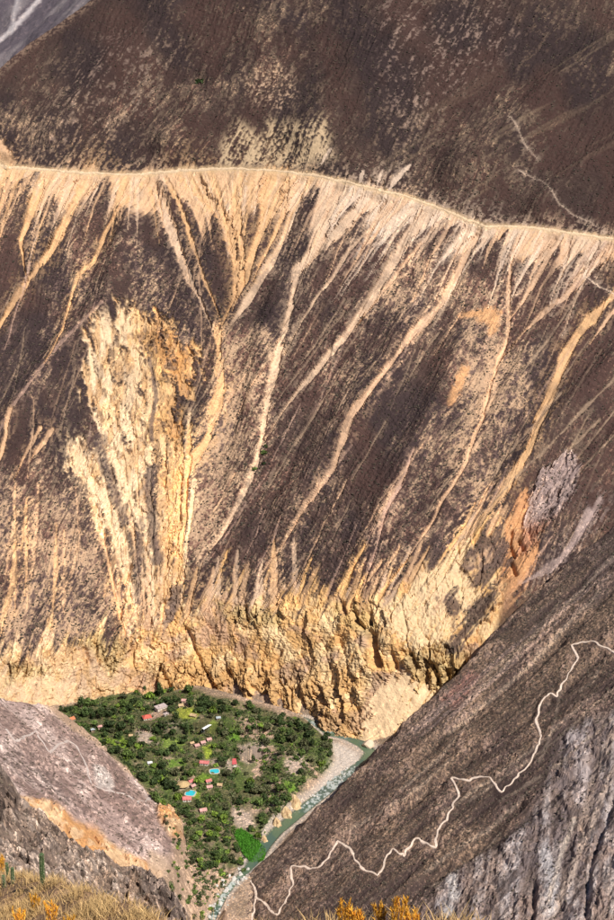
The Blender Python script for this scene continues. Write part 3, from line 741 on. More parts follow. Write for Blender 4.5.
def build_river():
    m, nt, b = new_mat("river_water")
    N = nt.nodes.new; L = nt.links.new
    at = N('ShaderNodeAttribute'); at.attribute_name = 'geology'
    tc = N('ShaderNodeTexCoord')
    n1 = N('ShaderNodeTexNoise'); n1.inputs['Scale'].default_value = 0.55; n1.inputs['Detail'].default_value = 6
    L(tc.outputs['Object'], n1.inputs['Vector'])
    L(at.outputs['Color'], b.inputs['Base Color'])
    b.inputs['Roughness'].default_value = 0.25
    bp = N('ShaderNodeBump'); bp.inputs['Strength'].default_value = 0.6; bp.inputs['Distance'].default_value = 0.3
    L(n1.outputs[0], bp.inputs['Height']); L(bp.outputs[0], b.inputs['Normal'])
    R = np.array(RIVER); seg = np.hypot(*(R[1:] - R[:-1]).T); cum = np.concatenate([[0], np.cumsum(seg)])
    s = np.arange(0, cum[-1], 1.3)
    cx = np.interp(s, cum, R[:, 0]); cy = np.interp(s, cum, R[:, 1])
    kz = np.ones(9) / 9
    cx = np.convolve(np.pad(cx, 4, 'edge'), kz, 'valid'); cy = np.convolve(np.pad(cy, 4, 'edge'), kz, 'valid')
    txx = np.gradient(cx); tyy = np.gradient(cy); l = np.hypot(txx, tyy); nx, ny = -tyy / l, txx / l
    o = np.linspace(-9, 9, 19)
    X = cx[:, None] + nx[:, None] * o; Y = cy[:, None] + ny[:, None] * o
    px, py = proj(X, Y, 0)
    col = np.broadcast_to(np.array((0.085, 0.125, 0.075)), X.shape + (3,)).copy()
    col = mixc(col, (0.065, .105, .08), sst(.45, .6, fbm(X / 20, Y / 20, 3, 1)))
    col = mixc(col, (0.08, .105, .092), sst(805, 790, py) * sst(760, 775, py) * .8)
    rap = sst(764, 772, py) * (1 - sst(806, 816, py)) * .6 + .7 * sst(874, 884, py) + .45 * sst(745, 735, py) * (1 - sst(345, 352, px))
    fo = np.clip(rap, 0, 1) * sst(.47, .60, vnoise(X / 2.4, Y / 2.4, 3) * .55 + vnoise(X / 1.2, Y / 1.2, 4) * .45)
    col = mixc(col, (.62, .64, .62), fo * .9)
    Z = 0.0 * X + .25 * fo + .12 * rap * (vnoise(X / 3, Y / 3, 2) - .5)
    tag(link(bpy.data.objects.new("river", grid_mesh("river", X, Y, Z, col, m))), kind='structure')
build_river()

# ------------------------------------------------------------------ spurs in front
def crest_field(X, Y, crest_xy, side):
    """signed distance to a crest line; positive on the far (falling) side"""
    q = np.asarray(crest_xy, float)
    for _ in range(3):                             # round the corners
        a = .75 * q[:-1] + .25 * q[1:]; b = .25 * q[:-1] + .75 * q[1:]
        q = np.concatenate([q[:1], np.stack([a, b], 1).reshape(-1, 2), q[-1:]])
    d, t, s = poly_line(X, Y, q, 5000)
    return d * s * side

R_TRAIL = [(640, 668), (614, 653), (607, 648), (595, 642), (584, 642), (574, 644), (575, 650), (579, 656), (574, 664), (569, 672), (566, 679), (560, 686), (558, 697), (550, 693), (542, 703), (536, 721), (539, 730), (542, 738), (529, 763), (517, 777),
           (502, 792), (494, 783), (487, 777), (470, 780), (452, 779), (459, 796), (446, 818), (439, 830), (434, 847), (424, 844), (416, 837), (404, 857), (392, 849), (377, 877), (359, 865), (349, 849), (339, 841), (318, 868), (303, 867), (289, 866), (293, 882), (286, 900), (279, 916), (256, 897), (250, 880)]
R_TRAIL2 = [(256, 897), (253, 912), (251, 930)]
L_TRAIL = [(6, 729), (15, 742), (36, 731), (41, 740), (49, 753), (67, 740), (77, 747), (86, 765), (91, 784), (104, 790), (124, 794), (137, 802), (160, 796)]

R_CREST = plane_pix(rp, [(180, 940), (226, 905), (243, 884), (258, 866), (300, 831), (374, 757), (405, 727), (440, 692), (478, 655), (520, 610), (560, 572), (614, 528), (700, 455), (800, 380)], None)

def build_right():
    xs = np.concatenate([np.arange(-75, 330, 1.22), np.arange(330, 520, 3.5)]); ys = np.arange(720, 1500, 1.4)
    Y, X = np.meshgrid(ys, xs, indexing='ij')
    Zb = rp(X, Y)
    sd = crest_field(X, Y, R_CREST, 1.0) + 11 * (fbm(X / 17, Y / 17, 4, 6) - .5) * sst(-20, 30, X)
    px, py = proj(X, Y, Zb)
    warp = 6 * (fbm(px / 25, py / 25, 4, 1) - .5); wx = px + warp; wy = py + 6 * (fbm(px / 25 + 30, py / 25, 4, 2) - .5)
    lf = fbm(px / 70, py / 70, 3, 5); mf = fbm(px / 18, py / 18, 4, 6)
    u = px * 0.66 + py * 0.75                      # across the fall lines
    v = px * 0.75 - py * 0.66
    st = fbm((u + .6 * warp) / 6, v / 110, 4, 2); st2 = fbm((u + .4 * warp) / 2.6, v / 60, 3, 3)
    g = vnoise(X / 2.3, Y / 2.6, 3) * .55 + vnoise(X / 1.5, Y / 1.7, 4) * .45
    col = np.broadcast_to(np.array((0.118, 0.079, 0.068)), X.shape + (3,)).copy()
    col = mixc(col, (0.165, .115, .085), sst(.35, .65, .5 * lf + .5 * st))
    col = mixc(col, (.33, .24, .18), .85 * sst(.60, .78, .55 * g + .3 * st2 + .15 * mf + .12 * (lf - .5)))
    col = mixc(col, (.075, .055, .05), .6 * sst(.55, .72, 1 - g))
    area = lambda pts, s=8: poly_area(wx, wy, pts, s)
    col = mixc(col, (.25, .18, .145), .6 * area([(255, 872), (300, 825), (345, 820), (380, 850), (330, 880), (270, 890)], 14) * sst(.35, .55, g))
    col = mixc(col, (.40, .21, .17), .7 * area([(440, 700), (470, 672), (482, 676), (455, 710)], 5) * sst(.35, .55, mf + .1))
    col = mixc(col, (.34, .25, .22), .55 * area([(400, 740), (440, 700), (560, 600), (614, 545), (614, 580), (540, 640), (450, 730)], 8) * sst(.42, .6, st2))
    # grey cliff at the lower right
    GC = [(560, 735), (600, 715), (700, 690), (720, 960), (410, 960), (425, 900), (470, 860), (520, 830), (545, 790)]
    gc = area(GC, 9)
    vs = fbm((px + .12 * (py - 800)) / 7, py / 90, 4, 7)
    grey = mixc(np.broadcast_to(np.array((0.19, 0.148, 0.142)), X.shape + (3,)).copy(), (.46, .40, .385), sst(.50, .66, vs + .7 * (mf - .5)))
    grey = mixc(grey, (.14, .105, .095), sst(.56, .70, 1 - vs + .4 * (mf - .5)) * .8)
    grey = mixc(grey, (.26, .195, .165), .5 * sst(.5, .65, mf))
    grey = mixc(grey, (.075, .055, .052), .8 * sst(.62, .74, ridged((px * .8 + py * .6 + 2 * warp) / 22, (px * .6 - py * .8) / 60, 3, 5)))
    col = mixc(col, grey, gc * (.55 + .45 * sst(.35, .5, g)))
    for pts, w, c in (([(614, 770), (600, 805), (583, 845), (570, 880), (548, 925)], 4, (.44, .34, .28)), ([(577, 738), (585, 770), (580, 800)], 9, (.50, .42, .40)), ([(545, 855), (553, 880), (548, 910)], 8, (.50, .46, .45)), ([(450, 875), (455, 895), (448, 915)], 7, (.52, .48, .46)), ([(612, 740), (596, 770), (582, 830)], 5, (.36, .27, .22)),
                      ([(575, 822), (562, 850), (548, 905)], 3, (.52, .43, .36))):
        d, t, _ = poly_line(px + .3 * warp, py, pts, 25)
        col = mixc(col, c, .8 * (1 - sst(.4, 1.2, d / w + .9 * (g - .5))))
    # scratches along the fall line
    for (a, b, c, d_) in [(614, 555, 470, 690), (600, 590, 450, 730), (614, 690, 470, 800), (590, 700, 440, 815), (560, 690, 540, 760), (614, 720, 500, 800), (540, 780, 425, 870), (500, 830, 400, 905), (600, 665, 580, 690), (560, 600, 480, 690), (470, 720, 400, 790), (450, 760, 350, 830)]:
        d, t, _ = poly_line(px + .4 * warp, py, [(a, b), ((a + c) / 2 + 4, (b + d_) / 2 + 3), (c, d_)], 15)
        col = mixc(col, (.34, .26, .20), .6 * (1 - sst(.4, 1.3, d / 1.7 + 1.1 * (g - .5))))
    fh_, ff2, fci = facets(X / 4.2 + mf, Y / 5.0, 6)
    lump = fbm(X / 22, Y / 26, 4, 7)
    Z = Zb + 5.5 * (fbm(u / 40, v / 300, 3, 4) - .5) + 3.2 * (st - .5) + 1.0 * (st2 - .5) + 1.25 * (1 - g) + 5 * (lump - .5) + 1.1 * fh_ * sst(.45, .62, lump)
    col = mixc(col, (.25, .18, .15), .5 * sst(.5, .62, lump) * sst(.4, .7, fci))
    for (a, b, c, d_) in [(640, 560, 430, 745), (640, 620, 400, 810), (600, 760, 380, 905), (560, 640, 470, 720), (520, 800, 400, 900), (450, 770, 300, 870)]:
        dq, tq, _ = poly_line(px + 1.2 * warp, py + warp, [(a, b), ((a + c) / 2 + 5, (b + d_) / 2 + 4), (c, d_)], 30)
        Z -= 4.0 * np.exp(-(dq / 5) ** 2)
    rh, rf2, rci = facets(px / 9 + 1.5 * mf, py / 17 + 1.5 * mf, 3)
    Z += gc * (-1.2 * sst(.4, .7, 1 - vs) + 1.0 * rh + .5 * fh_ + 2)
    d, t, _ = poly_line(px, py, [(614, 800), (600, 838), (590, 870), (585, 925)], 25); Z -= 5 * np.exp(-(d / 3) ** 2)
    d, t, _ = poly_line(px, py, [(535, 885), (531, 925)], 25); Z -= 4 * np.exp(-(d / 2.5) ** 2)
    # level the path
    dm = np.full(X.shape, 1e3)
    for tr in (R_TRAIL, R_TRAIL2):
        d, t, _ = poly_line(px, py, tr, 12); dm = np.minimum(dm, d)
    fl = 1 - sst(2, 6, dm)
    Zs = Zb + 5.5 * (fbm(u / 40, v / 300, 3, 4) - .5) + 3.2 * (st - .5)
    Z = Z + (Zs - Z) * fl
    # beyond the crest the spur falls into the gorge behind it
    e = np.maximum(sd, 0)
    Z -= 1.15 * (np.sqrt(e * e + 9) - 3)
    col *= (0.88 + .24 * fbm(X / 2, Y / 2, 2, 5))[..., None]
    keep = (sd < 75) & (Z > -12) & (np.abs(X) < 0.24 * Y + 90)
    me = grid_mesh("right_spur", X, Y, Z, col, M_right, keep, grain=.95 - .45 * gc, flow=((u + .5 * warp) / 2.6, v / 3.4, .9 * (lf - .45) + 1.0 * (lump - .5) + .4 * (st - .5)))
    o = tag(link(bpy.data.objects.new("right_spur", me)), kind='structure')
    nrm = normals_of(X, Y, Z)
    return o, (X, Y, Z, nrm, (dm > 3) * keep * (sd < -2) * (1 - .7 * gc), px, py, g)
right, rightG = build_right()

lp = plane_from(at_depth(0, 700, 1205), at_depth(180, 830, 1130), at_depth(0, 860, 860))
L_CREST = plane_pix(lp, [(-160, 690), (-60, 694), (0, 700), (45, 706), (75, 722), (110, 746), (150, 786), (176, 818), (181, 832), (174, 850), (163, 868), (150, 905), (140, 960)], None)

def build_left():
    xs = np.arange(-400, -60, 1.1); ys = np.arange(760, 1290, 1.25)
    Y, X = np.meshgrid(ys, xs, indexing='ij')
    Zb = lp(X, Y)
    sd = crest_field(X, Y, L_CREST, 1.0) + 7 * (fbm(X / 24, Y / 24, 4, 6) - .5)
    px, py = proj(X, Y, Zb)
    warp = 6 * (fbm(px / 22, py / 22, 4, 1) - .5); wx = px + warp; wy = py + 6 * (fbm(px / 22 + 30, py / 22, 4, 2) - .5)
    mf = fbm(px / 16, py / 16, 4, 6); lf = fbm(px / 50, py / 50, 3, 4)
    g = vnoise(X / 2.4, Y / 2.6, 3) * .6 + vnoise(X / 1.5, Y / 1.6, 4) * .4
    u = px * 0.62 - py * 0.78; v = px * .78 + py * .62
    st = fbm((u + .5 * warp) / 9, v / 90, 4, 2)
    col = np.broadcast_to(np.array((0.45, 0.325, 0.285)), X.shape + (3,)).copy()
    col = mixc(col, (.58, .45, .40), sst(.42, .62, .5 * lf + .5 * mf))
    col = mixc(col, (.25, .165, .14), .75 * sst(.48, .60, st))
    area = lambda pts, s=5: poly_area(wx, wy, pts, s)
    col = mixc(col, (.115, .085, .075), .85 * sst(.60, .74, g + .12 * (mf - .5)))
    # dark stripe of rubble
    col = mixc(col, (.15, .11, .10), .55 * area([(0, 745), (35, 758), (70, 790), (100, 812), (80, 812), (40, 785), (0, 765)], 5) * sst(.3, .5, g))
    # pale rim, pale outcrop, tan edge above the oasis
    col = mixc(col, (.52, .46, .42), .75 * area([(93, 772), (104, 772), (116, 788), (108, 797), (96, 790)], 3) * sst(.35, .5, mf))
    col = mixc(col, (.50, .35, .24), .85 * area([(30, 699), (60, 705), (80, 720), (112, 744), (140, 772), (132, 776), (100, 748), (70, 730), (50, 712)], 3))
    orr = area([(20, 796), (45, 800), (60, 804), (75, 815), (95, 822), (118, 842), (135, 850), (165, 866), (160, 890), (130, 888), (100, 870), (70, 850), (40, 832), (15, 815)], 4)
    oh, f2, ci = facets(px / 8 + mf, py / 6, 2)
    oc = mixc(np.broadcast_to(np.array((.58, .30, .12)), X.shape + (3,)).copy(), (.66, .44, .25), sst(.45, .6, fbm(px / 12, py / 9, 3, 5)))
    oc = mixc(oc, (.24, .13, .075), .6 * (1 - sst(.0, .18, f2)))
    col = mixc(col, oc, orr * .95)
    ob = area([(156, 808), (172, 810), (184, 828), (183, 846), (172, 842), (160, 828)], 3)
    col = mixc(col, oc, ob * .95)
    col = mixc(col, (.55, .40, .28), .8 * area([(150, 850), (168, 858), (176, 880), (160, 885), (148, 868)], 4))
    lf_, l2_, lc_ = facets(X / 4.0 + mf, Y / 4.6, 1)
    Z = Zb + 14 * (fbm(u / 26, v / 90, 4, 3) - .5) * (1 - orr) + 7.0 * (st - .5) + 1.3 * (1 - g) + 1.6 * lf_ * sst(.4, .6, mf) + 5 * (mf - .5) + area([(40, 805), (75, 815), (95, 822), (118, 842), (135, 850), (165, 866), (160, 900), (130, 900), (100, 880), (70, 860), (40, 840)], 9) * -7 + orr * (2.2 * oh - 1.0 * (1 - sst(0, .15, f2))) + ob * (6 + 2 * oh)
    dm, t, _ = poly_line(px, py, L_TRAIL, 12)
    Z += (Zb + 14 * (fbm(u / 26, v / 90, 4, 3) - .5) + 7.0 * (st - .5) + .6 + 5 * (mf - .5) - Z) * (1 - sst(2, 5, dm))
    e = np.maximum(sd, 0)
    Z -= 1.35 * (np.sqrt(e * e + 9) - 3)
    col *= (0.88 + .24 * fbm(X / 2, Y / 2, 2, 5))[..., None]
    keep = (sd < 70) & (Z > -15)
    tanb = sst(-3, 4, sd + 6 * (mf - .5)) * sst(835, 850, py)
    col = mixc(col, (.42, .295, .205), tanb * .9)
    me = grid_mesh("left_spur", X, Y, Z, col, M_left, keep, grain=.9 - .5 * orr, flow=((u + .5 * warp) / 2.8, v / 5.0, .8 * (mf - .5)))
    o = tag(link(bpy.data.objects.new("left_spur", me)), kind='structure')
    return o, (X, Y, Z, normals_of(X, Y, Z), (dm > 3) * keep * (sd < -2) * (1 - orr), px, py, g)
left, leftG = build_left()

npl = plane_from(at_depth(0, 765, 700), at_depth(180, 905, 700), at_depth(0, 925, 430))
N_CREST = plane_pix(npl, [(-120, 700), (-60, 735), (0, 766), (14, 792), (42, 816), (80, 846), (115, 864), (148, 874), (166, 886), (180, 908), (196, 950), (215, 1010)], None)

def build_near():
    xs = np.arange(-230, -40, 0.85); ys = np.arange(400, 770, 1.0)
    Y, X = np.meshgrid(ys, xs, indexing='ij')
    Zb = npl(X, Y)
    sd = crest_field(X, Y, N_CREST, 1.0)
    px, py = proj(X, Y, Zb)
    warp = 6 * (fbm(px / 20, py / 20, 4, 1) - .5); wx = px + warp; wy = py + 6 * (fbm(px / 20 + 30, py / 20, 4, 2) - .5)
    mf = fbm(px / 14, py / 14, 4, 6)
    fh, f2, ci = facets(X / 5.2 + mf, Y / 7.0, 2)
    hh, h2, hi = facets(X / 1.8, Y / 2.2, 5)
    g = vnoise(X / 1.9, Y / 2.1, 3) * .6 + vnoise(X / 1.2, Y / 1.2, 4) * .4
    col = np.broadcast_to(np.array((0.37, 0.268, 0.205)), X.shape + (3,)).copy()
    col = mixc(col, (.56, .44, .36), sst(.42, .7, .5 * ci + .5 * mf))
    col = mixc(col, (.12, .088, .075), .8 * sst(.50, .68, g + .2 * (mf - .5)))
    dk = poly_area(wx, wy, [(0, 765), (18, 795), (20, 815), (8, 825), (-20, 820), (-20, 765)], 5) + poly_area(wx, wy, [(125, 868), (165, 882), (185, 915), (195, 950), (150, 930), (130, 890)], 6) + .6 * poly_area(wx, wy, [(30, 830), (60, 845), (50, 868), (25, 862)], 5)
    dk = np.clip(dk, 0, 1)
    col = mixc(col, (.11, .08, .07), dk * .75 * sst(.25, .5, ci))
    col = mixc(col, (.34, .22, .14), .5 * poly_area(wx, wy, [(90, 868), (140, 880), (160, 920), (100, 915)], 8) * sst(.4, .6, mf))
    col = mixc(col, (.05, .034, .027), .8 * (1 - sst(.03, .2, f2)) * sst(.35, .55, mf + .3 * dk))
    Z = Zb + 6 * (mf - .5) + (2.6 + 2.6 * dk) * fh + 1.2 * hh - 1.0 * (1 - sst(0, .2, f2)) + .8 * (1 - g)
    e = np.maximum(sd, 0)
    Z -= 1.3 * (np.sqrt(e * e + 6) - 2.4)
    keep = sd < 45
    col *= (0.88 + .24 * fbm(X / 1.3, Y / 1.3, 2, 5))[..., None]
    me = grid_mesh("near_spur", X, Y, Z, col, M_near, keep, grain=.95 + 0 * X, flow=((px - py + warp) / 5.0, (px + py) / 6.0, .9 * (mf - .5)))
    o = tag(link(bpy.data.objects.new("near_spur", me)), kind='structure')
    return o, (X, Y, Z, normals_of(X, Y, Z), keep * (sd < -2), px, py, g)
near, nearG = build_near()

# grassy hillside the photographer stands on
fp = plane_from(at_depth(0, 880, 95), at_depth(380, 928, 46), at_depth(0, 1000, 60))
F_CREST = plane_pix(fp, [(-150, 850), (-60, 862), (0, 874), (30, 884), (62, 890), (100, 903), (150, 924), (210, 936), (300, 936), (345, 925), (410, 922), (440, 936), (560, 955), (700, 980)], None)

def build_fore():
    xs = np.arange(-34, 22, 0.36); ys = np.arange(18, 112, 0.4)
    Y, X = np.meshgrid(ys, xs, indexing='ij')
    Zb = fp(X, Y)
    sd = crest_field(X, Y, F_CREST, 1.0)
    mf = fbm(X / 4, Y / 4, 4, 3)
    col = np.broadcast_to(np.array((0.40, 0.25, 0.14)), X.shape + (3,)).copy()
    col = mixc(col, (.30, .18, .105), sst(.4, .6, mf))
    Z = Zb + 1.0 * (mf - .5) + .15 * vnoise(X / .5, Y / .5, 2)
    e = np.maximum(sd, 0)
    Z -= 1.4 * (np.sqrt(e * e + .3) - .55)
    keep = sd < 9
    me = grid_mesh("foreground_hillside", X, Y, Z, col, M_near, keep)
    o = tag(link(bpy.data.objects.new("foreground_hillside", me)), kind='structure')
    return o, (X, Y, Z, sd, keep)
fore, foreG = build_fore()

bpy.context.view_layer.update()
UPV = Vector((0, 0, 1))

def hit(o, px, py):
    a, dy, dz = ray(px, py)
    ok, loc, n, _ = o.ray_cast(Vector((0, 0, CAMZ)), Vector((float(a), float(dy), float(dz))).normalized())
    return loc if ok else None

def drop(o, x, y):
    ok, loc, n, _ = o.ray_cast(Vector((x, y, 3000)), Vector((0, 0, -1)))
    return loc.z if ok else None

# ------------------------------------------------------------------ footpaths
M_path = plain_mat("trodden_earth", (0.66, 0.52, 0.42), 0.95, 0.22, 0.6, 0.4, 0.1)
M_road = plain_mat("dusty_track", (0.54, 0.39, 0.25), 0.95, 0.2, 0.5, 0.4, 0.1)

def ribbon(name, o, pts, width, mat, lift=0.3, jit=5.0):
    P = []
    pts = np.asarray(pts, float)
    seg = np.hypot(*(pts[1:] - pts[:-1]).T); cum = np.concatenate([[0], np.cumsum(seg)])
    for s in np.arange(0, cum[-1], 1.6):
        wob = 0.8 * math.sin(s * 0.23) + .8 * math.sin(s * .61 + 1) + .6 * math.sin(s * 1.3)
        x = np.interp(s, cum, pts[:, 0]) + wob * .5; y = np.interp(s, cum, pts[:, 1]) + wob * .4
        x += jit * (float(vnoise(np.array(s / 5.0), np.array(.5), 3)) - .5); y += jit * .8 * (float(vnoise(np.array(s / 4.3), np.array(7.5), 5)) - .5)
        h = hit(o, x, y)
        if h is not None: P.append(h)
    A = np.array([tuple(p) for p in P])
    k = np.array([.25, .5, .25])
    for _ in range(1):
        for c in range(3):
            A[1:-1, c] = np.convolve(A[:, c], k, 'valid')
    T = np.gradient(A, axis=0); l = np.hypot(T[:, 0], T[:, 1]) + 1e-6
    nx, ny = -T[:, 1] / l, T[:, 0] / l
    w = width * .5 * (0.45 + 1.1 * vnoise(np.arange(len(A)) / 3.0, np.zeros(len(A)) + .5, 1))
    off = np.array([-1.25, -.8, 0, .8, 1.25]); dz = np.array([-1.2, 0, .05, 0, -1.2])
    X = A[:, 0:1] + nx[:, None] * w[:, None] * off; Y = A[:, 1:2] + ny[:, None] * w[:, None] * off
    Z = A[:, 2:3] + 0 * X
    for a_ in range(X.shape[0]):
        for b_ in range(X.shape[1]):
            q = drop(o, X[a_, b_], Y[a_, b_])
            if q is not None: Z[a_, b_] = .35 * A[a_, 2] + .65 * q
    kz = np.array([.25, .5, .25])
    for b_ in range(X.shape[1]): Z[1:-1, b_] = np.convolve(Z[:, b_], kz, 'valid')
    Z = Z + lift + dz
    me = grid_mesh(name, X, Y, Z, np.ones(X.shape + (3,)) * .4, mat)
    return tag(link(bpy.data.objects.new(name, me)), kind='structure')

ribbon("mountain_track", far, [(x, y) for x, y in TRAIL if -70 < x < 690], 2.6, M_road, .4, 1.5)
ribbon("zigzag_path", right, R_TRAIL, 1.9, M_path)
ribbon("side_path", right, R_TRAIL2, 1.7, M_path)
M_path2 = plain_mat("pale_trodden_scree", (0.47, 0.39, 0.35), 0.95, 0.2, 0.6, 0.4, 0.1)
ribbon("spur_path", left, L_TRAIL, 2.0, M_path2, .3, 1.8)

# ------------------------------------------------------------------ low scrub on the slopes (nobody could count it)
def blob_scatter(name, G, n, r0, r1, mat, seed, pred=None, power=1.0):
    X, Y, Z, nrm, mk, px, py, g = G
    rs = np.random.RandomState(seed)
    w = np.clip(mk * (px > -50) * (px < 664) * (py > -40) * (py < 980), 0, 1).astype(float) * (0.15 + sst(.45, .7, g))
    if pred is not None: w = w * pred(px, py)
    w = w.ravel(); w = w ** power; w /= w.sum()
    idx = rs.choice(w.size, n, replace=False, p=w)
    P = np.stack([X.ravel()[idx], Y.ravel()[idx], Z.ravel()[idx]], -1)
    base = np.array([(1, 0, .25), (.3, .95, .3), (-.8, .6, .2), (-.8, -.6, .3), (.3, -.95, .2), (0.1, 0, .95), (0, 0, -.5)])
    F = np.array([(0, 1, 5), (1, 2, 5), (2, 3, 5), (3, 4, 5), (4, 0, 5), (1, 0, 6), (2, 1, 6), (3, 2, 6), (4, 3, 6), (0, 4, 6)])
    r = r0 + (r1 - r0) * rs.rand(n) ** 2
    V = base[None] * r[:, None, None] * (0.7 + .6 * rs.rand(n, 7, 1))
    a = rs.rand(n) * 6.28; ca, sa = np.cos(a)[:, None], np.sin(a)[:, None]
    V = np.stack([V[..., 0] * ca - V[..., 1] * sa, V[..., 0] * sa + V[..., 1] * ca, V[..., 2]], -1) + P[:, None]
    FF = (F[None] + 7 * np.arange(n)[:, None, None]).reshape(-1, 3)
    me = mesh_np(name, V.reshape(-1, 3), FF, mat)
    return tag(link(bpy.data.objects.new(name, me)), kind='stuff')

M_scrub = leaf_mat("dry_scrub", (0.062, 0.050, 0.036), 0.9)
M_scrub2 = leaf_mat("grey_scrub", (0.085, 0.066, 0.048), 0.9)
blob_scatter("mountainside_scrub", farG, 26000, 0.45, 1.5, M_scrub, 3)
blob_scatter("right_spur_scrub", rightG, 12000, 0.4, 1.1, M_scrub2, 4)
blob_scatter("left_spur_scrub", leftG, 2600, 0.4, 1.2, M_scrub2, 5)
blob_scatter("near_spur_scrub", nearG, 1800, 0.3, 0.8, M_scrub2, 6)

# ------------------------------------------------------------------ trees and bushes
def crown_mesh(name, mat, seed, lobes=6, leaves=230, rx=1.0, rz=0.8, zc=0.9, leaf=0.2):
    """leaf clumps spread over several lobes; unit crown radius about 1"""
    rs = np.random.RandomState(seed)
    V = []; F = []
    cs = [(0, 0, zc, .72)]
    for i in range(lobes):
        a = i * 6.283 / lobes + rs.rand(); rr = .35 + .3 * rs.rand()
        cs.append((rr * math.cos(a) * rx, rr * math.sin(a) * rx, zc + (rs.rand() - .45) * .6 * rz, .36 + .22 * rs.rand()))
    k = 0
    for i in range(leaves):
        cx, cy, cz, r = cs[rs.randint(len(cs))]
        d = rs.randn(3); d /= np.linalg.norm(d)
        q = np.array([cx, cy, cz]) + d * r * (0.55 + .5 * rs.rand() ** .5) * np.array([1, 1, rz])
        t = np.cross(d + .5 * rs.randn(3), rs.randn(3)); t /= np.linalg.norm(t)
        b = np.cross(d + .4 * rs.randn(3), t); b /= np.linalg.norm(b)
        s = leaf * (.6 + .8 * rs.rand())
        V += [q + t * s, q + b * s * .7, q - t * s, q - b * s * .7 + d * s * .25]; F.append((k, k + 1, k + 2, k + 3)); k += 4
    return mesh_np(name, np.array(V), np.array(F), mat)

def trunk_mesh(name, mat, seed, h=0.85, r=0.09, lean=.1):
    rs = np.random.RandomState(seed)
    V = []; F = []; k = 6

    def tube(p0, p1, r0, r1):
        base = len(V); p0 = np.array(p0); p1 = np.array(p1); ax = p1 - p0; ax /= np.linalg.norm(ax)
        u = np.cross(ax, (.3, .9, .1)); u /= np.linalg.norm(u); v = np.cross(ax, u)
        for p, r_ in ((p0, r0), ((p0 + p1) / 2 + .03 * rs.randn(3), (r0 + r1) / 2), (p1, r1)):
            for j in range(k): V.append(p + r_ * (u * math.cos(6.283 * j / k) + v * math.sin(6.283 * j / k)))
        for m in range(2):
            for j in range(k): F.append((base + m * k + j, base + m * k + (j + 1) % k, base + (m + 1) * k + (j + 1) % k, base + (m + 1) * k + j))
    top = np.array((lean * rs.randn(), lean * rs.randn(), h * .6))
    tube((0, 0, -.12), top, r, r * .65)
    for i in range(4):
        a = i * 1.57 + rs.rand(); tube(top - (0, 0, .05), top + np.array((math.cos(a) * .45, math.sin(a) * .45, h * .45 + .15 * rs.rand())), r * .5, r * .2)
    return mesh_np(name, np.array(V), np.array(F), mat)

M_bark = plain_mat("bark", (0.14, 0.10, 0.07), .9, .3, 4.0)
LEAF = {'dark': leaf_mat("dark_leaves", (0.040, 0.062, 0.018), .9), 'mid': leaf_mat("green_leaves", (0.085, 0.125, 0.030), .9), 'light': leaf_mat("bright_leaves", (0.15, 0.22, 0.032), .8), 'olive': leaf_mat("olive_leaves", (0.095, 0.098, 0.045), .9)}
CROWNS = {k: [crown_mesh("crown", LEAF[k], 10 * i + len(k), 5 + i % 3, 230) for i in range(4)] for k in LEAF}
TALLC = [crown_mesh("crown", LEAF['dark'], 90 + i, 4, 200, .5, 1.5, 1.5, .18) for i in range(2)]
BUSHC = {k: [crown_mesh("foliage", LEAF[k], 40 * i + len(k), 4, 90, 1.0, .65, .42, .24) for i in range(3)] for k in LEAF}
TRUNKS = [trunk_mesh("trunk", M_bark, i) for i in range(3)]
STEM = trunk_mesh("stem", M_bark, 9, .5, .05)

POOLS = [(214.5, 771.8), (190.5, 793.6)]
MARKS = [("the upper turquoise pool", 214.5, 772), ("the lower turquoise pool", 190.5, 794), ("the bright red hipped roof", 147, 719), ("the pale grey flat-roofed house", 161, 709), ("the long white canopy", 210, 726), ("the pebble bar of the river", 340, 765),
         ("the tan rock pinnacles", 288, 812), ("the bright green reed bed", 250, 846), ("the white boulders of the rapids", 225, 892), ("the foot of the golden cliff", 235, 700), ("the scree spur's rim", 95, 738), ("the round thatched roof", 183, 786), ("the yellow-green lawn", 187, 713), ("the tan rubble slope", 195, 870), ("the row of small pink roofs", 203, 744)]

def nearest(px, py):
    best = sorted(MARKS, key=lambda m: math.hypot(m[1] - px, 1.6 * (m[2] - py)))[0]
    dx, dy = px - best[1], py - best[2]
    if abs(dx) > 1.6 * abs(dy): rel = "right of" if dx > 0 else "left of"
    else: rel = "below" if dy > 0 else "above"
    far_ = math.hypot(dx, dy)
    return ("just " if far_ < 14 else "well ") + rel + " " + best[0]

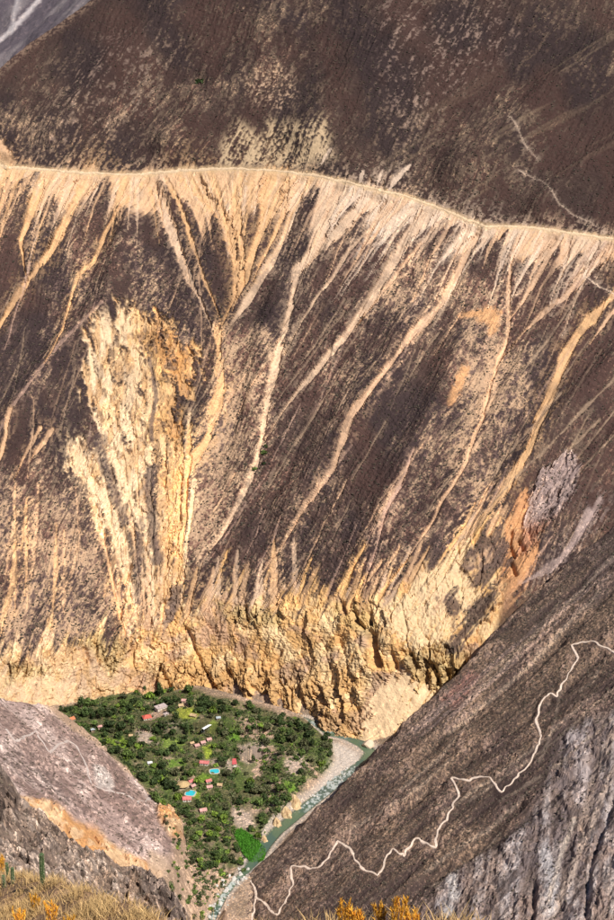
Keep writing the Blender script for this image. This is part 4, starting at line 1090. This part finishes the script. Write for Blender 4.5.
HOUSES = [  # px, py, width m, depth m, wall h, angle, roof kind, roof colour key, label
    (147, 719, 11, 9, 2.8, 20, 'hip', 'red', "bright red hipped roof house with pale walls among dark trees"),
    (71, 721, 9, 7, 2.6, 40, 'gable', 'orange', "orange red roofed hut at the scree spur's rim, leftmost building"),
    (161, 709, 15, 10, 3.2, 35, 'flat', 'greyroof', "large pale grey flat-roofed house left of the yellow-green lawn"),
    (232.5, 764.5, 9, 9, 2.6, 10, 'shed', 'crimson', "square crimson shed roof right of the upper pool"),
    (204.5, 764.5, 11, 6, 2.6, -8, 'gable', 'rose', "rose red gabled lodge directly above the upper pool"),
    (187, 800.5, 10, 7, 2.6, 5, 'gable', 'rose', "rose roofed lodge directly below the lower pool"),
    (203, 812, 8, 6, 2.5, 20, 'gable', 'pink', "pink roofed hut below the lower pool, lowest building of the oasis"),
    (197, 747, 5.5, 5, 2.3, 25, 'gable', 'pink', "small pink roofed hut, left end of the short row above the lodge"),
    (203, 744, 5.5, 5, 2.3, 25, 'gable', 'pink', "small pink roofed hut, middle of the short row above the lodge"),
    (209, 741, 5.5, 5, 2.3, 25, 'gable', 'pink', "small pink roofed hut, right end of the short row, nearest the white canopy"),
    (191, 783, 6, 5, 2.3, 40, 'gable', 'rose', "small rose roofed hut just right of the round thatched roof"),
    (193, 787.5, 5, 4.5, 2.3, 40, 'gable', 'pink', "small pink roofed hut just above the lower pool"),
    (208.5, 782.5, 6.5, 5, 2.3, 25, 'gable', 'rose', "small rose roofed hut just below the upper pool"),
    (209.5, 788.5, 6.5, 5, 2.3, 15, 'gable', 'pink', "small pink roofed hut right of the lower pool"),
    (220, 786.5, 5.5, 5, 2.3, -10, 'gable', 'straw', "small straw coloured hut below and right of the upper pool"),
    (93, 731, 5, 4, 2.3, 20, 'flat', 'steel', "tiny grey blue metal roofed shed on the scree spur's rim"),
    (100, 728, 5, 4, 2.3, 10, 'gable', 'pink', "tiny pink roofed hut right of the metal roofed shed on the rim"),
    (184.5, 702, 7, 5, 2.4, -5, 'gable', 'pink', "pink roofed hut just above the yellow-green lawn"),
    (193.5, 717, 8, 5.5, 2.5, -20, 'gable', 'straw', "tan gabled hut at the lower right corner of the yellow-green lawn"),
    (181, 707, 6, 5, 2.4, 15, 'gable', 'straw', "straw gabled hut at the upper edge of the yellow-green lawn"),
    (166, 715.5, 6, 4, 2.3, 40, 'flat', 'greyroof', "small grey flat roofed annex below the large grey house"),
    (218.5, 719.5, 5, 4, 2.3, 10, 'flat', 'steel', "small pale metal roofed hut above the white canopy"),
    (150, 764.5, 5, 4, 2.2, 10, 'flat', 'white', "small white roofed hut at the left edge of the oasis beside the spur"),
    (192, 744.5, 4.5, 4, 2.2, 25, 'gable', 'straw', "small straw hut left of the short row of pink roofs"),
    (131, 737, 4.5, 4, 2.2, 0, 'gable', 'straw', "small straw hut alone in the green left part of the oasis"),
]
LAWN_CLEAR = [(185, 713, 11, 6), (207, 752, 5, 7), (204, 778, 7, 5), (196, 794, 5, 5), (212, 727, 7, 7), (176, 763, 9, 4), (170, 744, 10, 5), (252, 752, 10, 7), (296, 766, 8, 7), (243, 820, 10, 8), (175, 728, 10, 4), (146, 736, 8, 6), (183, 786, 8, 5), (250, 847, 12, 12)]

def clear_of(px, py, pad=0):
    for h in HOUSES:
        w = h[2] * .55 + 1 + pad
        if abs(px - h[0]) < w and -4 < py - h[1] < w * .8 + 3.5: return False
    for a, b in POOLS:
        if abs(px - a) < 8.5 + pad and -3.5 < py - b < 9: return False
    if abs(px - 210) < 8 and abs(py - 727) < 8: return False
    for a, b, c, d in LAWN_CLEAR:
        if ((px - a) / c) ** 2 + ((py - b - 2) / d) ** 2 < .8: return False
    return True

def put_tree(px, py, r, kind, tall=False, i=0):
    p = hit(valley, px, py)
    if p is None: return None
    t = bpy.data.objects.new("oasis_tree", None); link(t); t.location = p
    words = {'dark': "dark green", 'mid': "green", 'light': "bright green", 'olive': "olive green"}[kind]
    size = "large" if r > 4.6 else ("small" if r < 3.2 else "medium")
    if tall: size, words = "tall narrow", "dark green"
    tag(t, f"{size} {words} tree {nearest(px, py)}", "tree", "trees of the oasis")
    sc = r
    tr = link(bpy.data.objects.new("trunk", TRUNKS[i % 3]), t); cr = link(bpy.data.objects.new("crown", (TALLC[i % 2] if tall else CROWNS[kind][i % 4])), t)
    cr.rotation_euler.z = random.uniform(0, 6.28)
    s = (sc * random.uniform(.9, 1.1), sc * random.uniform(.9, 1.1), sc * random.uniform(.85, 1.25))
    cr.scale = s; tr.scale = (sc, sc, sc * (1.4 if tall else 1.1))
    return t

placed = []
def far_enough(px, py, d):
    for a, b, c in placed:
        if (a - px) ** 2 + ((b - py) * 1.7) ** 2 < ((c + d) * .5) ** 2: return False
    return True

ntree = 0
def density(px, py):
    if py < 737 - .1 * (px - 100) and px < 215: return 1.0
    if px > 222 and py < 735: return .75
    if 236 < px < 335 and 735 <= py < 800: return .62
    if py < 800: return .62
    return .6

tries = 0
while ntree < 298 and tries < 30000:
    tries += 1
    px = random.uniform(60, 340); py = random.uniform(690, 872)
    if not inside_poly(px, py, OASIS): continue
    if inside_poly(px, py, GRAVEL) or inside_poly(px, py, REEDS): continue
    if random.random() > density(px, py): continue
    low = py > 806
    r = random.uniform(2.2, 3.8) if low else (random.uniform(3.2, 5.2) if random.random() < .7 else random.uniform(2.4, 3.4))
    if not far_enough(px, py, r * .86): continue
    if not clear_of(px, py): continue
    q = random.random()
    kind = ('dark' if q < .48 else 'mid' if q < .78 else 'light' if q < .9 else 'olive') if px < 225 and not low else ('dark' if q < .3 else 'mid' if q < .66 else 'light' if q < .78 else 'olive')
    if put_tree(px, py, r, kind, tall=(not low and random.random() < .14), i=ntree):
        placed.append((px, py, r * .86)); ntree += 1

# bushes between the trees and down the rubble
nb = 0; tries = 0
LOWER = [(165, 815), (180, 835), (230, 800), (262, 838), (250, 866), (235, 880), (222, 900), (215, 925), (160, 925), (168, 870)]
bushes = []
while nb < 298 and tries < 20000:
    tries += 1
    if nb % 5 < 3: px, py, dom = random.uniform(60, 340), random.uniform(690, 872), OASIS
    else: px, py, dom = random.uniform(150, 265), random.uniform(800, 925), LOWER
    if not inside_poly(px, py, dom) or inside_poly(px, py, GRAVEL) or inside_poly(px, py, REEDS): continue
    if not clear_of(px, py, -1.0): continue
    r = random.uniform(1.2, 2.9)
    if any((a - px) ** 2 + ((b - py) * 1.7) ** 2 < 9 for a, b in bushes): continue
    p = hit(valley, px, py); p2 = hit(left, px, py) if px < 235 else None
    if p2 is not None and (p is None or p2.y < p.y): p = p2
    if p is None: continue
    q = random.random(); kind = 'olive' if q < .4 else 'mid' if q < .7 else 'dark' if q < .88 else 'light'
    t = bpy.data.objects.new("bush", None); link(t); t.location = p
    tag(t, f"{'low' if r < 1.5 else 'rounded'} {({'dark': 'dark green', 'mid': 'green', 'light': 'bright green', 'olive': 'olive green'})[kind]} bush {nearest(px, py)}", "bush", "bushes of the valley floor")
    f = link(bpy.data.objects.new("foliage", BUSHC[kind][nb % 3]), t); f.scale = (r * 1.2, r * 1.2, r * 1.15); f.rotation_euler.z = random.uniform(0, 6.28)
    s = link(bpy.data.objects.new("stem", STEM), t); s.scale = (r, r, r)
    bushes.append((px, py)); nb += 1

# dense undergrowth, hedges and garden plots between the trees: one mass of each tint
def undergrowth(name, n, kind, seed, label, r0=.7, r1=2.2):
    rs = np.random.RandomState(seed); V = []; F = []; k = 0; c = 0; tr = 0
    while c < n and tr < n * 8:
        tr += 1
        px, py = rs.uniform(60, 340), rs.uniform(690, 905)
        if not (inside_poly(px, py, OASIS) or (py > 800 and inside_poly(px, py, LOWER))) or inside_poly(px, py, GRAVEL) or inside_poly(px, py, REEDS): continue
        if vnoise(np.array(px / 11.0 + seed), np.array(py / 7.0), seed) < .42 or not clear_of(px, py, -2.2): continue
        if py > 825 and rs.rand() < .4: continue
        p = hit(valley, px, py)
        if p is None or p.z < .8: continue
        p = np.array(p); r = rs.uniform(r0, r1); c += 1
        for i in range(11):
            d = rs.randn(3); d[2] = abs(d[2]); d /= np.linalg.norm(d)
            q = p + d * r * (.5 + .6 * rs.rand()) * (1.2, 1.2, .8)
            t = np.cross(d, rs.randn(3)); t /= np.linalg.norm(t); b = np.cross(d + .3 * rs.randn(3), t); s_ = r * .42
            V += [q + t * s_, q + b * s_, q - t * s_, q - b * s_]; F.append((k, k + 1, k + 2, k + 3)); k += 4
    tag(link(bpy.data.objects.new(name, mesh_np(name, np.array(V), np.array(F), LEAF[kind]))), label, "undergrowth", kind='stuff')
undergrowth("dark_undergrowth", 1150, 'dark', 1, "dark green undergrowth filling the gaps between the oasis trees")
undergrowth("green_undergrowth", 1150, 'mid', 2, "mid green undergrowth and hedges between the oasis trees")
undergrowth("bright_undergrowth", 800, 'light', 4, "bright green garden growth between the oasis trees", .4, 1.1)
undergrowth("olive_undergrowth", 900, 'olive', 5, "dull olive scrub between trees and river")

# the few green bushes high on the mountainside
for j, (px, py, r, lab) in enumerate([(265.5, 447, 2.6, "dark round bush beside a sand runnel, topmost of four on the mountainside"), (264.5, 454, 4.2, "largest green bush of the four beside a sand runnel on the mountainside"), (264, 464, 2.8, "small dark bush beside a sand runnel, right of the lowest one"), (254.5, 470, 3.6, "green bush beside a sand runnel, lowest of four on the mountainside")]):
    p = hit(far, px, py)
    t = bpy.data.objects.new("mountainside_bush", None); link(t); t.location = p - Vector((0, 0, .2)); tag(t, lab, "bush", "four bushes beside the sand runnel")
    f = link(bpy.data.objects.new("foliage", BUSHC['dark' if j % 2 == 0 else 'mid'][j % 3]), t); f.scale = (r, r, r * 1.2)
    s = link(bpy.data.objects.new("stem", STEM), t); s.scale = (r, r, r)
p = hit(far, 201, 83)
t = bpy.data.objects.new("mountainside_bush", None); link(t); t.location = p; tag(t, "lone dark bush high on the slope above the track", "bush")
f = link(bpy.data.objects.new("foliage", BUSHC['dark'][1]), t); f.scale = (9.0, 5.0, 6.0); f.rotation_euler.z = .3
s = link(bpy.data.objects.new("stem", STEM), t); s.scale = (4, 4, 4)

# the reed bed
def build_reeds():
    rs = np.random.RandomState(5); V = []; F = []; k = 0
    m = leaf_mat("reed_leaves", (0.060, 0.190, 0.018), .8)
    for i in range(7000):
        px, py = rs.uniform(233, 266), rs.uniform(829, 864)
        if not inside_poly(px, py, REEDS): continue
        p = hit(valley, px, py)
        if p is None: continue
        p = np.array(p); h = rs.uniform(1.2, 3.0); a = rs.rand() * 6.28; w = .22
        d = np.array((math.cos(a), math.sin(a), 0)); l = np.array((rs.randn() * .5, rs.randn() * .5, 0))
        V += [p - d * w, p + d * w, p + l * .5 + d * w * .9 + (0, 0, h * .7), p + l * 1.2 + (0, 0, h)]; F.append((k, k + 1, k + 2, k + 3)); k += 4
    tag(link(bpy.data.objects.new("reed_bed", mesh_np("reed_bed", np.array(V), np.array(F), m))), "bright green reed bed on the near river bank", "reeds", kind='stuff')
build_reeds()

# ------------------------------------------------------------------ buildings, pools, canopy
M_wall = plain_mat("whitewashed_wall", (0.60, 0.54, 0.46), .9, .12, .8)
M_adobe = plain_mat("adobe_wall", (0.42, 0.31, 0.22), .9, .2, .8)
M_door = plain_mat("door_wood", (0.10, 0.06, 0.04), .7, .2, 3)
M_pane = plain_mat("window_glass", (0.05, 0.06, 0.07), .15, .1, 1, 0, .5)
ROOF = {k: plain_mat("roof_" + k, c, .7, .32, .8, .4) for k, c in {'red': (.50, .10, .07), 'orange': (.48, .17, .08), 'greyroof': (.42, .34, .32), 'crimson': (.46, .085, .09), 'rose': (.50, .15, .14), 'pink': (.48, .26, .23), 'straw': (.42, .29, .16), 'steel': (.42, .46, .48), 'white': (.72, .71, .68)}.items()}

def quad_mesh(name, V, F, mat):
    me = bpy.data.meshes.new(name); me.from_pydata([tuple(v) for v in V], [], F); me.materials.append(mat); me.update(); return me

def box_vf(x0, x1, y0, y1, z0, z1, b=0):
    V = [(x0, y0, z0), (x1, y0, z0), (x1, y1, z0), (x0, y1, z0), (x0, y0, z1), (x1, y0, z1), (x1, y1, z1), (x0, y1, z1)]
    F = [(3, 2, 1, 0), (4, 5, 6, 7), (0, 1, 5, 4), (1, 2, 6, 5), (2, 3, 7, 6), (3, 0, 4, 7)]
    return V, [tuple(i + b for i in f) for f in F]

def house(px, py, w, d, hw, ang, kind, rc, label):
    p = hit(valley, px, py)
    if p is None: return
    e = link(bpy.data.objects.new("house", None)); e.location = p - Vector((0, 0, .3)); e.rotation_euler.z = math.radians(ang)
    tag(e, label, "house", "houses of the oasis")
    w, d = w * .74, d * .74
    hx, hy = w / 2, d / 2
    wm = M_wall if rc in ('red', 'rose', 'crimson', 'greyroof', 'white') else M_adobe
    V, F = box_vf(-hx, hx, -hy, hy, -1.0, hw)
    link(bpy.data.objects.new("wall", quad_mesh("wall", V, F, wm)), e)
    o = .5; z0 = hw - .12; t = .18
    if kind == 'flat':
        V, F = box_vf(-hx - o, hx + o, -hy - o, hy + o, hw + .003, hw + .3)
        V2, F2 = box_vf(-hx - o, hx + o, -hy - o, -hy - o + .3, hw + .3, hw + .6, 8); V3, F3 = box_vf(-hx * .4, hx * .2, -hy * .3, hy * .5, hw + .3, hw + 1.1, 16)
        V += V2 + V3; F += F2 + F3
    elif kind == 'shed':
        V = [(-hx - o, -hy - o, z0), (hx + o, -hy - o, z0), (hx + o, hy + o, z0 + d * .22), (-hx - o, hy + o, z0 + d * .22)]
        V += [(a, b, c + t) for a, b, c in V]; F = [(3, 2, 1, 0), (4, 5, 6, 7), (0, 1, 5, 4), (1, 2, 6, 5), (2, 3, 7, 6), (3, 0, 4, 7)]
    else:
        rz = z0 + d * .34; ins = (d * .42 if kind == 'hip' else -o)
        lo = [(-hx - o, -hy - o, z0), (hx + o, -hy - o, z0), (hx + o, hy + o, z0), (-hx - o, hy + o, z0), (-hx + ins, 0, rz), (hx - ins, 0, rz)]
        V = lo + [(a, b, c + t) for a, b, c in lo]
        F = [(6, 7, 11, 10), (8, 9, 10, 11), (7, 8, 11), (9, 6, 10), (1, 0, 4, 5), (3, 2, 5, 4), (2, 1, 5), (0, 3, 4), (0, 1, 7, 6), (1, 2, 8, 7), (2, 3, 9, 8), (3, 0, 6, 9)]
        V2, F2 = box_vf(-hx + ins, hx - ins, -.18, .18, rz + t - .05, rz + t + .12, 12)
        V += V2; F += F2
    link(bpy.data.objects.new("roof", quad_mesh("roof", V, F, ROOF[rc])), e)
    V, F = box_vf(-.5, .5, -hy - .06, -hy + .05, 0, 2.0)
    link(bpy.data.objects.new("door", quad_mesh("door", V, F, M_door)), e)
    for sx in (-1, 1):
        V, F = box_vf(sx * hx * .6 - .45, sx * hx * .6 + .45, -hy - .05, -hy + .05, 1.0, 1.8)
        link(bpy.data.objects.new("window", quad_mesh("window", V, F, M_pane)), e)
for h in HOUSES: house(*h)

# round thatched shelter
M_thatch = plain_mat("thatch", (0.43, 0.30, 0.15), .95, .3, 1.5, .6)
p = hit(valley, 183, 786.5)
e = link(bpy.data.objects.new("thatched_shelter", None)); e.location = p; tag(e, "wide round tan thatched shelter left of the small rose roofed hut", "shelter")
V = [(0, 0, 5.0)]; F = []
for j in range(20):
    a = j * 6.283 / 20; V += [(3.2 * math.cos(a), 3.2 * math.sin(a), 3.7), (6.3 * math.cos(a), 6.3 * math.sin(a), 2.3 + .1 * (j % 2)), (6.2 * math.cos(a), 6.2 * math.sin(a), 2.0)]
for j in range(20):
    k = (j + 1) % 20; F += [(0, 1 + 3 * j, 1 + 3 * k), (1 + 3 * j, 2 + 3 * j, 2 + 3 * k, 1 + 3 * k), (2 + 3 * j, 3 + 3 * j, 3 + 3 * k, 2 + 3 * k)]
link(bpy.data.objects.new("roof", quad_mesh("roof", V, F, M_thatch)), e)
for j in range(6):
    a = j * 6.283 / 6; x, y = 5 * math.cos(a), 5 * math.sin(a)
    V, F = box_vf(x - .12, x + .12, y - .12, y + .12, -1.5, 2.6)
    link(bpy.data.objects.new("post", quad_mesh("post", V, F, M_door)), e)

# long white canopy
p = hit(valley, 209.5, 727.5)
e = link(bpy.data.objects.new("canopy", None)); e.location = p; e.rotation_euler.z = math.radians(52); tag(e, "long narrow white canopy lying diagonally among the trees", "canopy")
V = []; F = []
for j in range(7):
    y = -1.6 + j * 3.2 / 6; V += [(-10, y, 2.6 + .5 * math.cos((j - 3) / 3 * 1.4)), (10, y, 2.6 + .5 * math.cos((j - 3) / 3 * 1.4))]
for j in range(6): F.append((2 * j, 2 * j + 1, 2 * j + 3, 2 * j + 2))
link(bpy.data.objects.new("sheet", quad_mesh("sheet", V, F, ROOF['white'])), e)
for sx in (-9.5, -3, 3, 9.5):
    for sy in (-1.4, 1.4):
        V, F = box_vf(sx - .08, sx + .08, sy - .08, sy + .08, -1.5, 2.7)
        link(bpy.data.objects.new("post", quad_mesh("post", V, F, ROOF['steel'])), e)

M_pool = plain_mat("pool_water", (0.03, 0.42, 0.50), .15, .06, .3, .1, .4)
M_deck = plain_mat("pool_deck_stone", (0.45, 0.39, 0.31), .85, .12, .7)
def pool(px, py, rx, ry, ang, label):
    p = hit(valley, px, py)
    e = link(bpy.data.objects.new("swimming_pool", None)); e.location = p + Vector((0, 0, .4)); e.rotation_euler.z = math.radians(ang); tag(e, label, "swimming pool", "swimming pools of the oasis")
    n = 28; V = []; F = []
    ring = lambda s, z: [(s(0) * math.copysign(abs(math.cos(a)) ** .55, math.cos(a)), s(1) * math.copysign(abs(math.sin(a)) ** .55, math.sin(a)), z) for a in [6.283 * j / n for j in range(n)]]
    r0 = ring(lambda q: (rx, ry)[q], -.25); r1 = ring(lambda q: (rx, ry)[q], .12); r2 = ring(lambda q: (rx + .9, ry + .9)[q], .12); r3 = ring(lambda q: (rx + 1.0, ry + 1.0)[q], -1.8)
    V = r0 + r1 + r2 + r3
    for a in range(3):
        for j in range(n): F.append((a * n + j, a * n + (j + 1) % n, (a + 1) * n + (j + 1) % n, (a + 1) * n + j))
    link(bpy.data.objects.new("deck", quad_mesh("deck", V, F, M_deck)), e)
    W = ring(lambda q: (rx, ry)[q], -.08)
    link(bpy.data.objects.new("water", quad_mesh("water", W, [tuple(range(n))], M_pool)), e)
pool(214.5, 771.8, 4.3, 3.8, 8, "upper turquoise swimming pool with pale stone deck on the lawn")
pool(190.5, 793.6, 4.3, 4.4, -12, "lower turquoise swimming pool between the thatched roof and the rose lodge")

# ------------------------------------------------------------------ rocks by the river
def rock_mesh(name, mat, seed, sub=2, amp=.35):
    import bmesh
    bm = bmesh.new(); bmesh.ops.create_icosphere(bm, subdivisions=sub, radius=1)
    rs = np.random.RandomState(seed); dirs = [Vector(rs.randn(3)).normalized() for _ in range(9)]; lim = [rs.uniform(.55, .95) for _ in dirs]
    for v in bm.verts:
        for d, l in zip(dirs, lim):
            q = v.co.dot(d)
            if q > l: v.co -= d * (q - l)
        v.co *= 1 + amp * .2 * rs.randn()
    me = bpy.data.meshes.new(name); bm.to_mesh(me); bm.free(); me.materials.append(mat); return me
M_boul = plain_mat("pale_boulder", (0.46, 0.43, 0.39), .9, .3, 1.2, .6)
BO = [rock_mesh("boulder", M_boul, i) for i in range(5)]
nbo = 0
for i in range(400):
    if nbo >= 60: break
    if nbo < 44:
        s = random.random(); px = np.interp(s, [0, .5, 1], [243, 226, 214]) + random.gauss(0, 4.5); py = np.interp(s, [0, .5, 1], [872, 890, 918]) + random.gauss(0, 3)
        r = random.uniform(.8, 2.3)
        lab = ('large' if r > 1.5 else 'middling' if r > 1.1 else 'small') + ' pale boulder in the ' + ('upper' if py < 880 else 'middle' if py < 895 else 'lower') + ' stretch of the white rapids'
    else:
        s = random.random(); px = np.interp(s, [0, 1], [352, 302]) + random.gauss(0, 3); py = np.interp(s, [0, 1], [768, 808]) + random.gauss(0, 2)
        r = random.uniform(.6, 1.3)
        lab = ('large' if r > 1.05 else 'small') + ' pale boulder on the ' + ('upper' if py < 788 else 'lower') + ' shore of the pebble bar'
    p = hit(valley, px, py)
    if p is None or p.z > 9: continue
    o = link(bpy.data.objects.new("boulder", BO[nbo % 5])); o.location = (p.x, p.y, max(p.z, -.3) + r * .15); o.scale = (r * 1.2, r, r * .8); o.rotation_euler = (random.random(), random.random(), random.random() * 6)
    tag(o, lab, "boulder", "boulders along the river"); nbo += 1

M_pinn = terrain_mat("pinnacle_rock", 0.6, bump=.9, dist=.6)
for j, (px, py, r, h, lab) in enumerate([(295, 805, 4.6, 13, "largest tan rock pinnacle on the river bank, uppermost of four"), (286.5, 816, 3.6, 12, "tall narrow tan rock pinnacle, second of four down the bank"), (277, 825, 3.2, 10, "tan rock pinnacle third down the river bank above the reeds"), (264.5, 841, 2.8, 8, "short tan rock pinnacle nearest the green reed bed")]):
    p = hit(valley, px, py)
    n, mrow = 22, 14
    A, Hh = np.meshgrid(np.linspace(0, 2 * np.pi, n + 1), np.linspace(0, 1, mrow))
    prof = 1.2 * r * (1 - Hh ** 2.4) ** .62 * (1 - .35 * Hh) * (1 + 1.3 * (fbm(np.cos(A) * 1.6 + j * 5, np.sin(A) * 1.6 + Hh * 2.2, 3, j) - .5) + .25 * np.abs(np.sin(A * 3 + j))) 
    X = prof * np.cos(A) + .14 * h * Hh * (-.6); Y = prof * np.sin(A) * .8 + .1 * h * Hh; Z = Hh * h - 2.5
    cl = np.broadcast_to(np.array((.58, .43, .25)), X.shape + (3,)).copy(); cl = mixc(cl, (.38, .24, .13), sst(.45, .65, fbm(A * 2, Hh * 6, 3, 2)))
    o = link(bpy.data.objects.new("rock_pinnacle", grid_mesh("rock_pinnacle", X, Y, Z, cl, M_pinn))); o.location = p
    tag(o, lab, "rock pinnacle", "rock pinnacles on the river bank")
p = hit(valley, 367, 746)
if p is None: p = Vector(at_z(367, 746, 0))
o = link(bpy.data.objects.new("cliff_boulder", rock_mesh("cliff_boulder", plain_mat("cream_rock", (.58, .45, .33), .9, .15, .5, .5), 77))); o.location = at_z(368.5, 745, 1.5); o.scale = (6.5, 6, 5.5)
tag(o, "big smooth cream boulder in the green river bend under the cliff", "boulder")

# ------------------------------------------------------------------ foreground: cacti, dry grass, golden shrubs
M_cact = plain_mat("cactus_skin", (0.060, 0.095, 0.035), .6, .25, 3.0)
M_spine = plain_mat("cactus_spines", (0.42, 0.36, 0.24), .8, .2, 5)
def cactus(px, py, h, r, label, lean):
    p = hit(fore, px, py)
    if p is None: return
    e = link(bpy.data.objects.new("column_cactus", None)); e.location = p - Vector((0, 0, .1)); tag(e, label, "cactus", "column cacti on the near hillside")
    n, m = 32, 18
    A, H = np.meshgrid(np.linspace(0, 2 * np.pi, n + 1), np.linspace(0, 1, m))
    taper = np.where(H > .93, np.sqrt(np.clip(1 - ((H - .93) / .07) ** 2, 0, 1)), .86 + .14 * np.sin(H * 3))
    rr = r * taper * (1 + .16 * np.cos(A * 8))
    X = rr * np.cos(A) + lean * H * H; Y = rr * np.sin(A); Z = H * h
    link(bpy.data.objects.new("stem", grid_mesh("stem", X, Y, Z, np.ones(X.shape + (3,)) * .1, M_cact)), e)
    V = []; F = []; k = 0
    for a in range(8):
        for q in range(26):
            t = (q + .5) / 26; an = a * 6.283 / 8; c = np.array((r * 1.1 * math.cos(an) + lean * t * t, r * 1.1 * math.sin(an), t * h * .97))
            d = np.array((math.cos(an + random.gauss(0, .5)), math.sin(an + random.gauss(0, .5)), random.gauss(0, .5))); tn = np.array((-math.sin(an), math.cos(an), 0)) * .012
            V += [c - tn, c + tn, c + d * .08]; F.append((k, k + 1, k + 2)); k += 3
    link(bpy.data.objects.new("spines", mesh_np("spines", np.array(V), np.array(F), M_spine)), e)["kind"] = "stuff"
cactus(43, 886, 2.7, .15, "tallest dark green column cactus standing alone on the near hillside", .05)
cactus(13, 884, 1.5, .12, "thick short column cactus, right one of the cluster at the left edge", .03)
cactus(8.5, 881, 1.7, .11, "slim column cactus, middle one of the cluster at the left edge", -.04)
cactus(4.5, 888, 1.2, .10, "shortest column cactus of the cluster at the left edge", -.03)

M_grass = leaf_mat("dry_grass", (0.55, 0.36, 0.16), .9)
M_gold = leaf_mat("golden_shrub", (0.72, 0.37, 0.045), .8)
M_twig = leaf_mat("dead_twigs", (0.30, 0.23, 0.18), .8)

def blades(P, hmin, hmax, w, spread, rs, curve=.5):
    n = len(P)
    h = rs.uniform(hmin, hmax, n)[:, None]; a = rs.rand(n) * 6.283
    d = np.stack([np.cos(a), np.sin(a), 0 * a], -1) * w
    l = rs.randn(n, 3) * spread; l[:, 2] = 0
    up = np.zeros((n, 3)); up[:, 2] = 1
    V = np.stack([P - d, P + d, P + l * h * .45 + up * h * .6 + d * .8, P + l * h * 1.1 + up * h, P + l * h * .45 + up * h * .6 - d * .8], 1)
    F = np.stack([np.array([0, 1, 2, 4]) + 0 * np.arange(n)[:, None] + 5 * np.arange(n)[:, None], np.array([4, 2, 3, 3]) + 5 * np.arange(n)[:, None]], 1)
    return V.reshape(-1, 3), F

def blade_mesh(name, P, hmin, hmax, w, spread, mat, seed):
    rs = np.random.RandomState(seed)
    V, F = blades(P, hmin, hmax, w, spread, rs)
    n = len(P)
    tri = np.concatenate([np.array([(0, 1, 2)]) + 5 * np.arange(n)[:, None], np.array([(0, 2, 4)]) + 5 * np.arange(n)[:, None], np.array([(4, 2, 3)]) + 5 * np.arange(n)[:, None]])
    return mesh_np(name, V, tri, mat)

def build_grass():
    X, Y, Z, sd, keep = foreG
    rs = np.random.RandomState(21)
    px, py = proj(X, Y, Z)
    w = ((sd < 1.0) & keep & (px > -60) & (px < 680) & (py < 1010)).astype(float) * (0.06 + sst(.42, .62, fbm(X / 1.6, Y / 1.6, 3, 4)))
    w = (w / w.sum()).ravel()
    idx = rs.choice(w.size, 32000, p=w)
    P = np.stack([X.ravel()[idx], Y.ravel()[idx], Z.ravel()[idx] - .05], -1) + np.concatenate([rs.randn(32000, 2) * .12, np.zeros((32000, 1))], 1)
    me = blade_mesh("dry_grass", P, .2, .75, .016, .5, M_grass, 3)
    tag(link(bpy.data.objects.new("dry_grass", me)), "dry straw coloured grass covering the near hillside", "grass", kind='stuff')
build_grass()

def gold_shrub(px, py, h, r, label, mat_f=None, base=None):
    p = hit(fore, px, py)
    if p is None: return
    e = link(bpy.data.objects.new("golden_shrub", None)); e.location = p; tag(e, label, "shrub", "golden shrubs on the near hillside")
    rs = np.random.RandomState(int(px * 7 + py))
    V = []; F = []; SV = []; SF = []
    n = 26; P = np.zeros((n, 3)); P[:, :2] = rs.randn(n, 2) * r * .25
    link(bpy.data.objects.new("stems", blade_mesh("stems", P, h * .6, h * 1.02, .012, .16, M_twig, int(px))), e)["kind"] = "stuff"
    m = 520
    t = rs.rand(m) ** .75; a = rs.rand(m) * 6.283; rad = r * (0.25 + .6 * rs.rand(m)) * (1.12 - t * .85)
    k = rs.randint(0, 6, m); ax = (k - 2.5) / 2.5 * r * .6
    Q = np.stack([ax * (0.4 + .8 * t) + rad * .35 * np.cos(a), rad * .6 * np.sin(a), t * h * (0.65 + .35 * np.sin(k * 2.1 + px) ** 2)], -1)
    link(bpy.data.objects.new("flower_spikes", blade_mesh("flower_spikes", Q, .10, .30, .018, .3, M_gold, int(py))), e)["kind"] = "stuff"
for j, (px, py, h, r, lab) in enumerate([(345, 932, 1.35, .38, "golden yellow shrub at the bottom edge, left one of the middle group"), (357, 934, 1.0, .3, "low golden shrub at the bottom edge between two taller ones"), (379, 933, 1.25, .3, "slim golden yellow shrub in the middle of the bottom group"), (399, 931, 1.45, .4, "tallest golden yellow shrub at the bottom edge, right of the group"), (411, 936, 1.0, .35, "low golden shrub at the right end of the bottom group"),
                                         (52, 925, 1.6, .5, "golden shrub in the dry grass right below the tall cactus"), (20, 930, 1.5, .5, "golden shrub in the dry grass at the lower left corner"), (2, 872, 1.6, .35, "golden shrub at the left edge above the cactus cluster"), (70, 935, 1.2, .4, "golden shrub in the dry grass right of the cacti, at the bottom edge"), (36, 912, 1.2, .4, "small golden shrub just below the foot of the tall cactus")]):
    gold_shrub(px, py, h, r, lab)

# ------------------------------------------------------------------ labels of look-alikes: tell them apart by their order from the left
ORD = ["leftmost", "second from left", "third from left", "fourth from left", "fifth from left", "sixth from left", "seventh from left", "eighth from left", "ninth from left", "tenth from left", "eleventh from left", "twelfth from left"]
bylab = {}
for o in scene.objects:
    if o.parent is None and o.get('category') in ('tree', 'bush', 'boulder'): bylab.setdefault(o['label'], []).append(o)
for lab, os_ in bylab.items():
    if 2 <= len(os_) <= 13:
        os_.sort(key=lambda o: o.location.x / o.location.y)
        for i, o in enumerate(os_):
            o['label'] = lab + ", " + ("rightmost" if i == len(os_) - 1 else ORD[i])
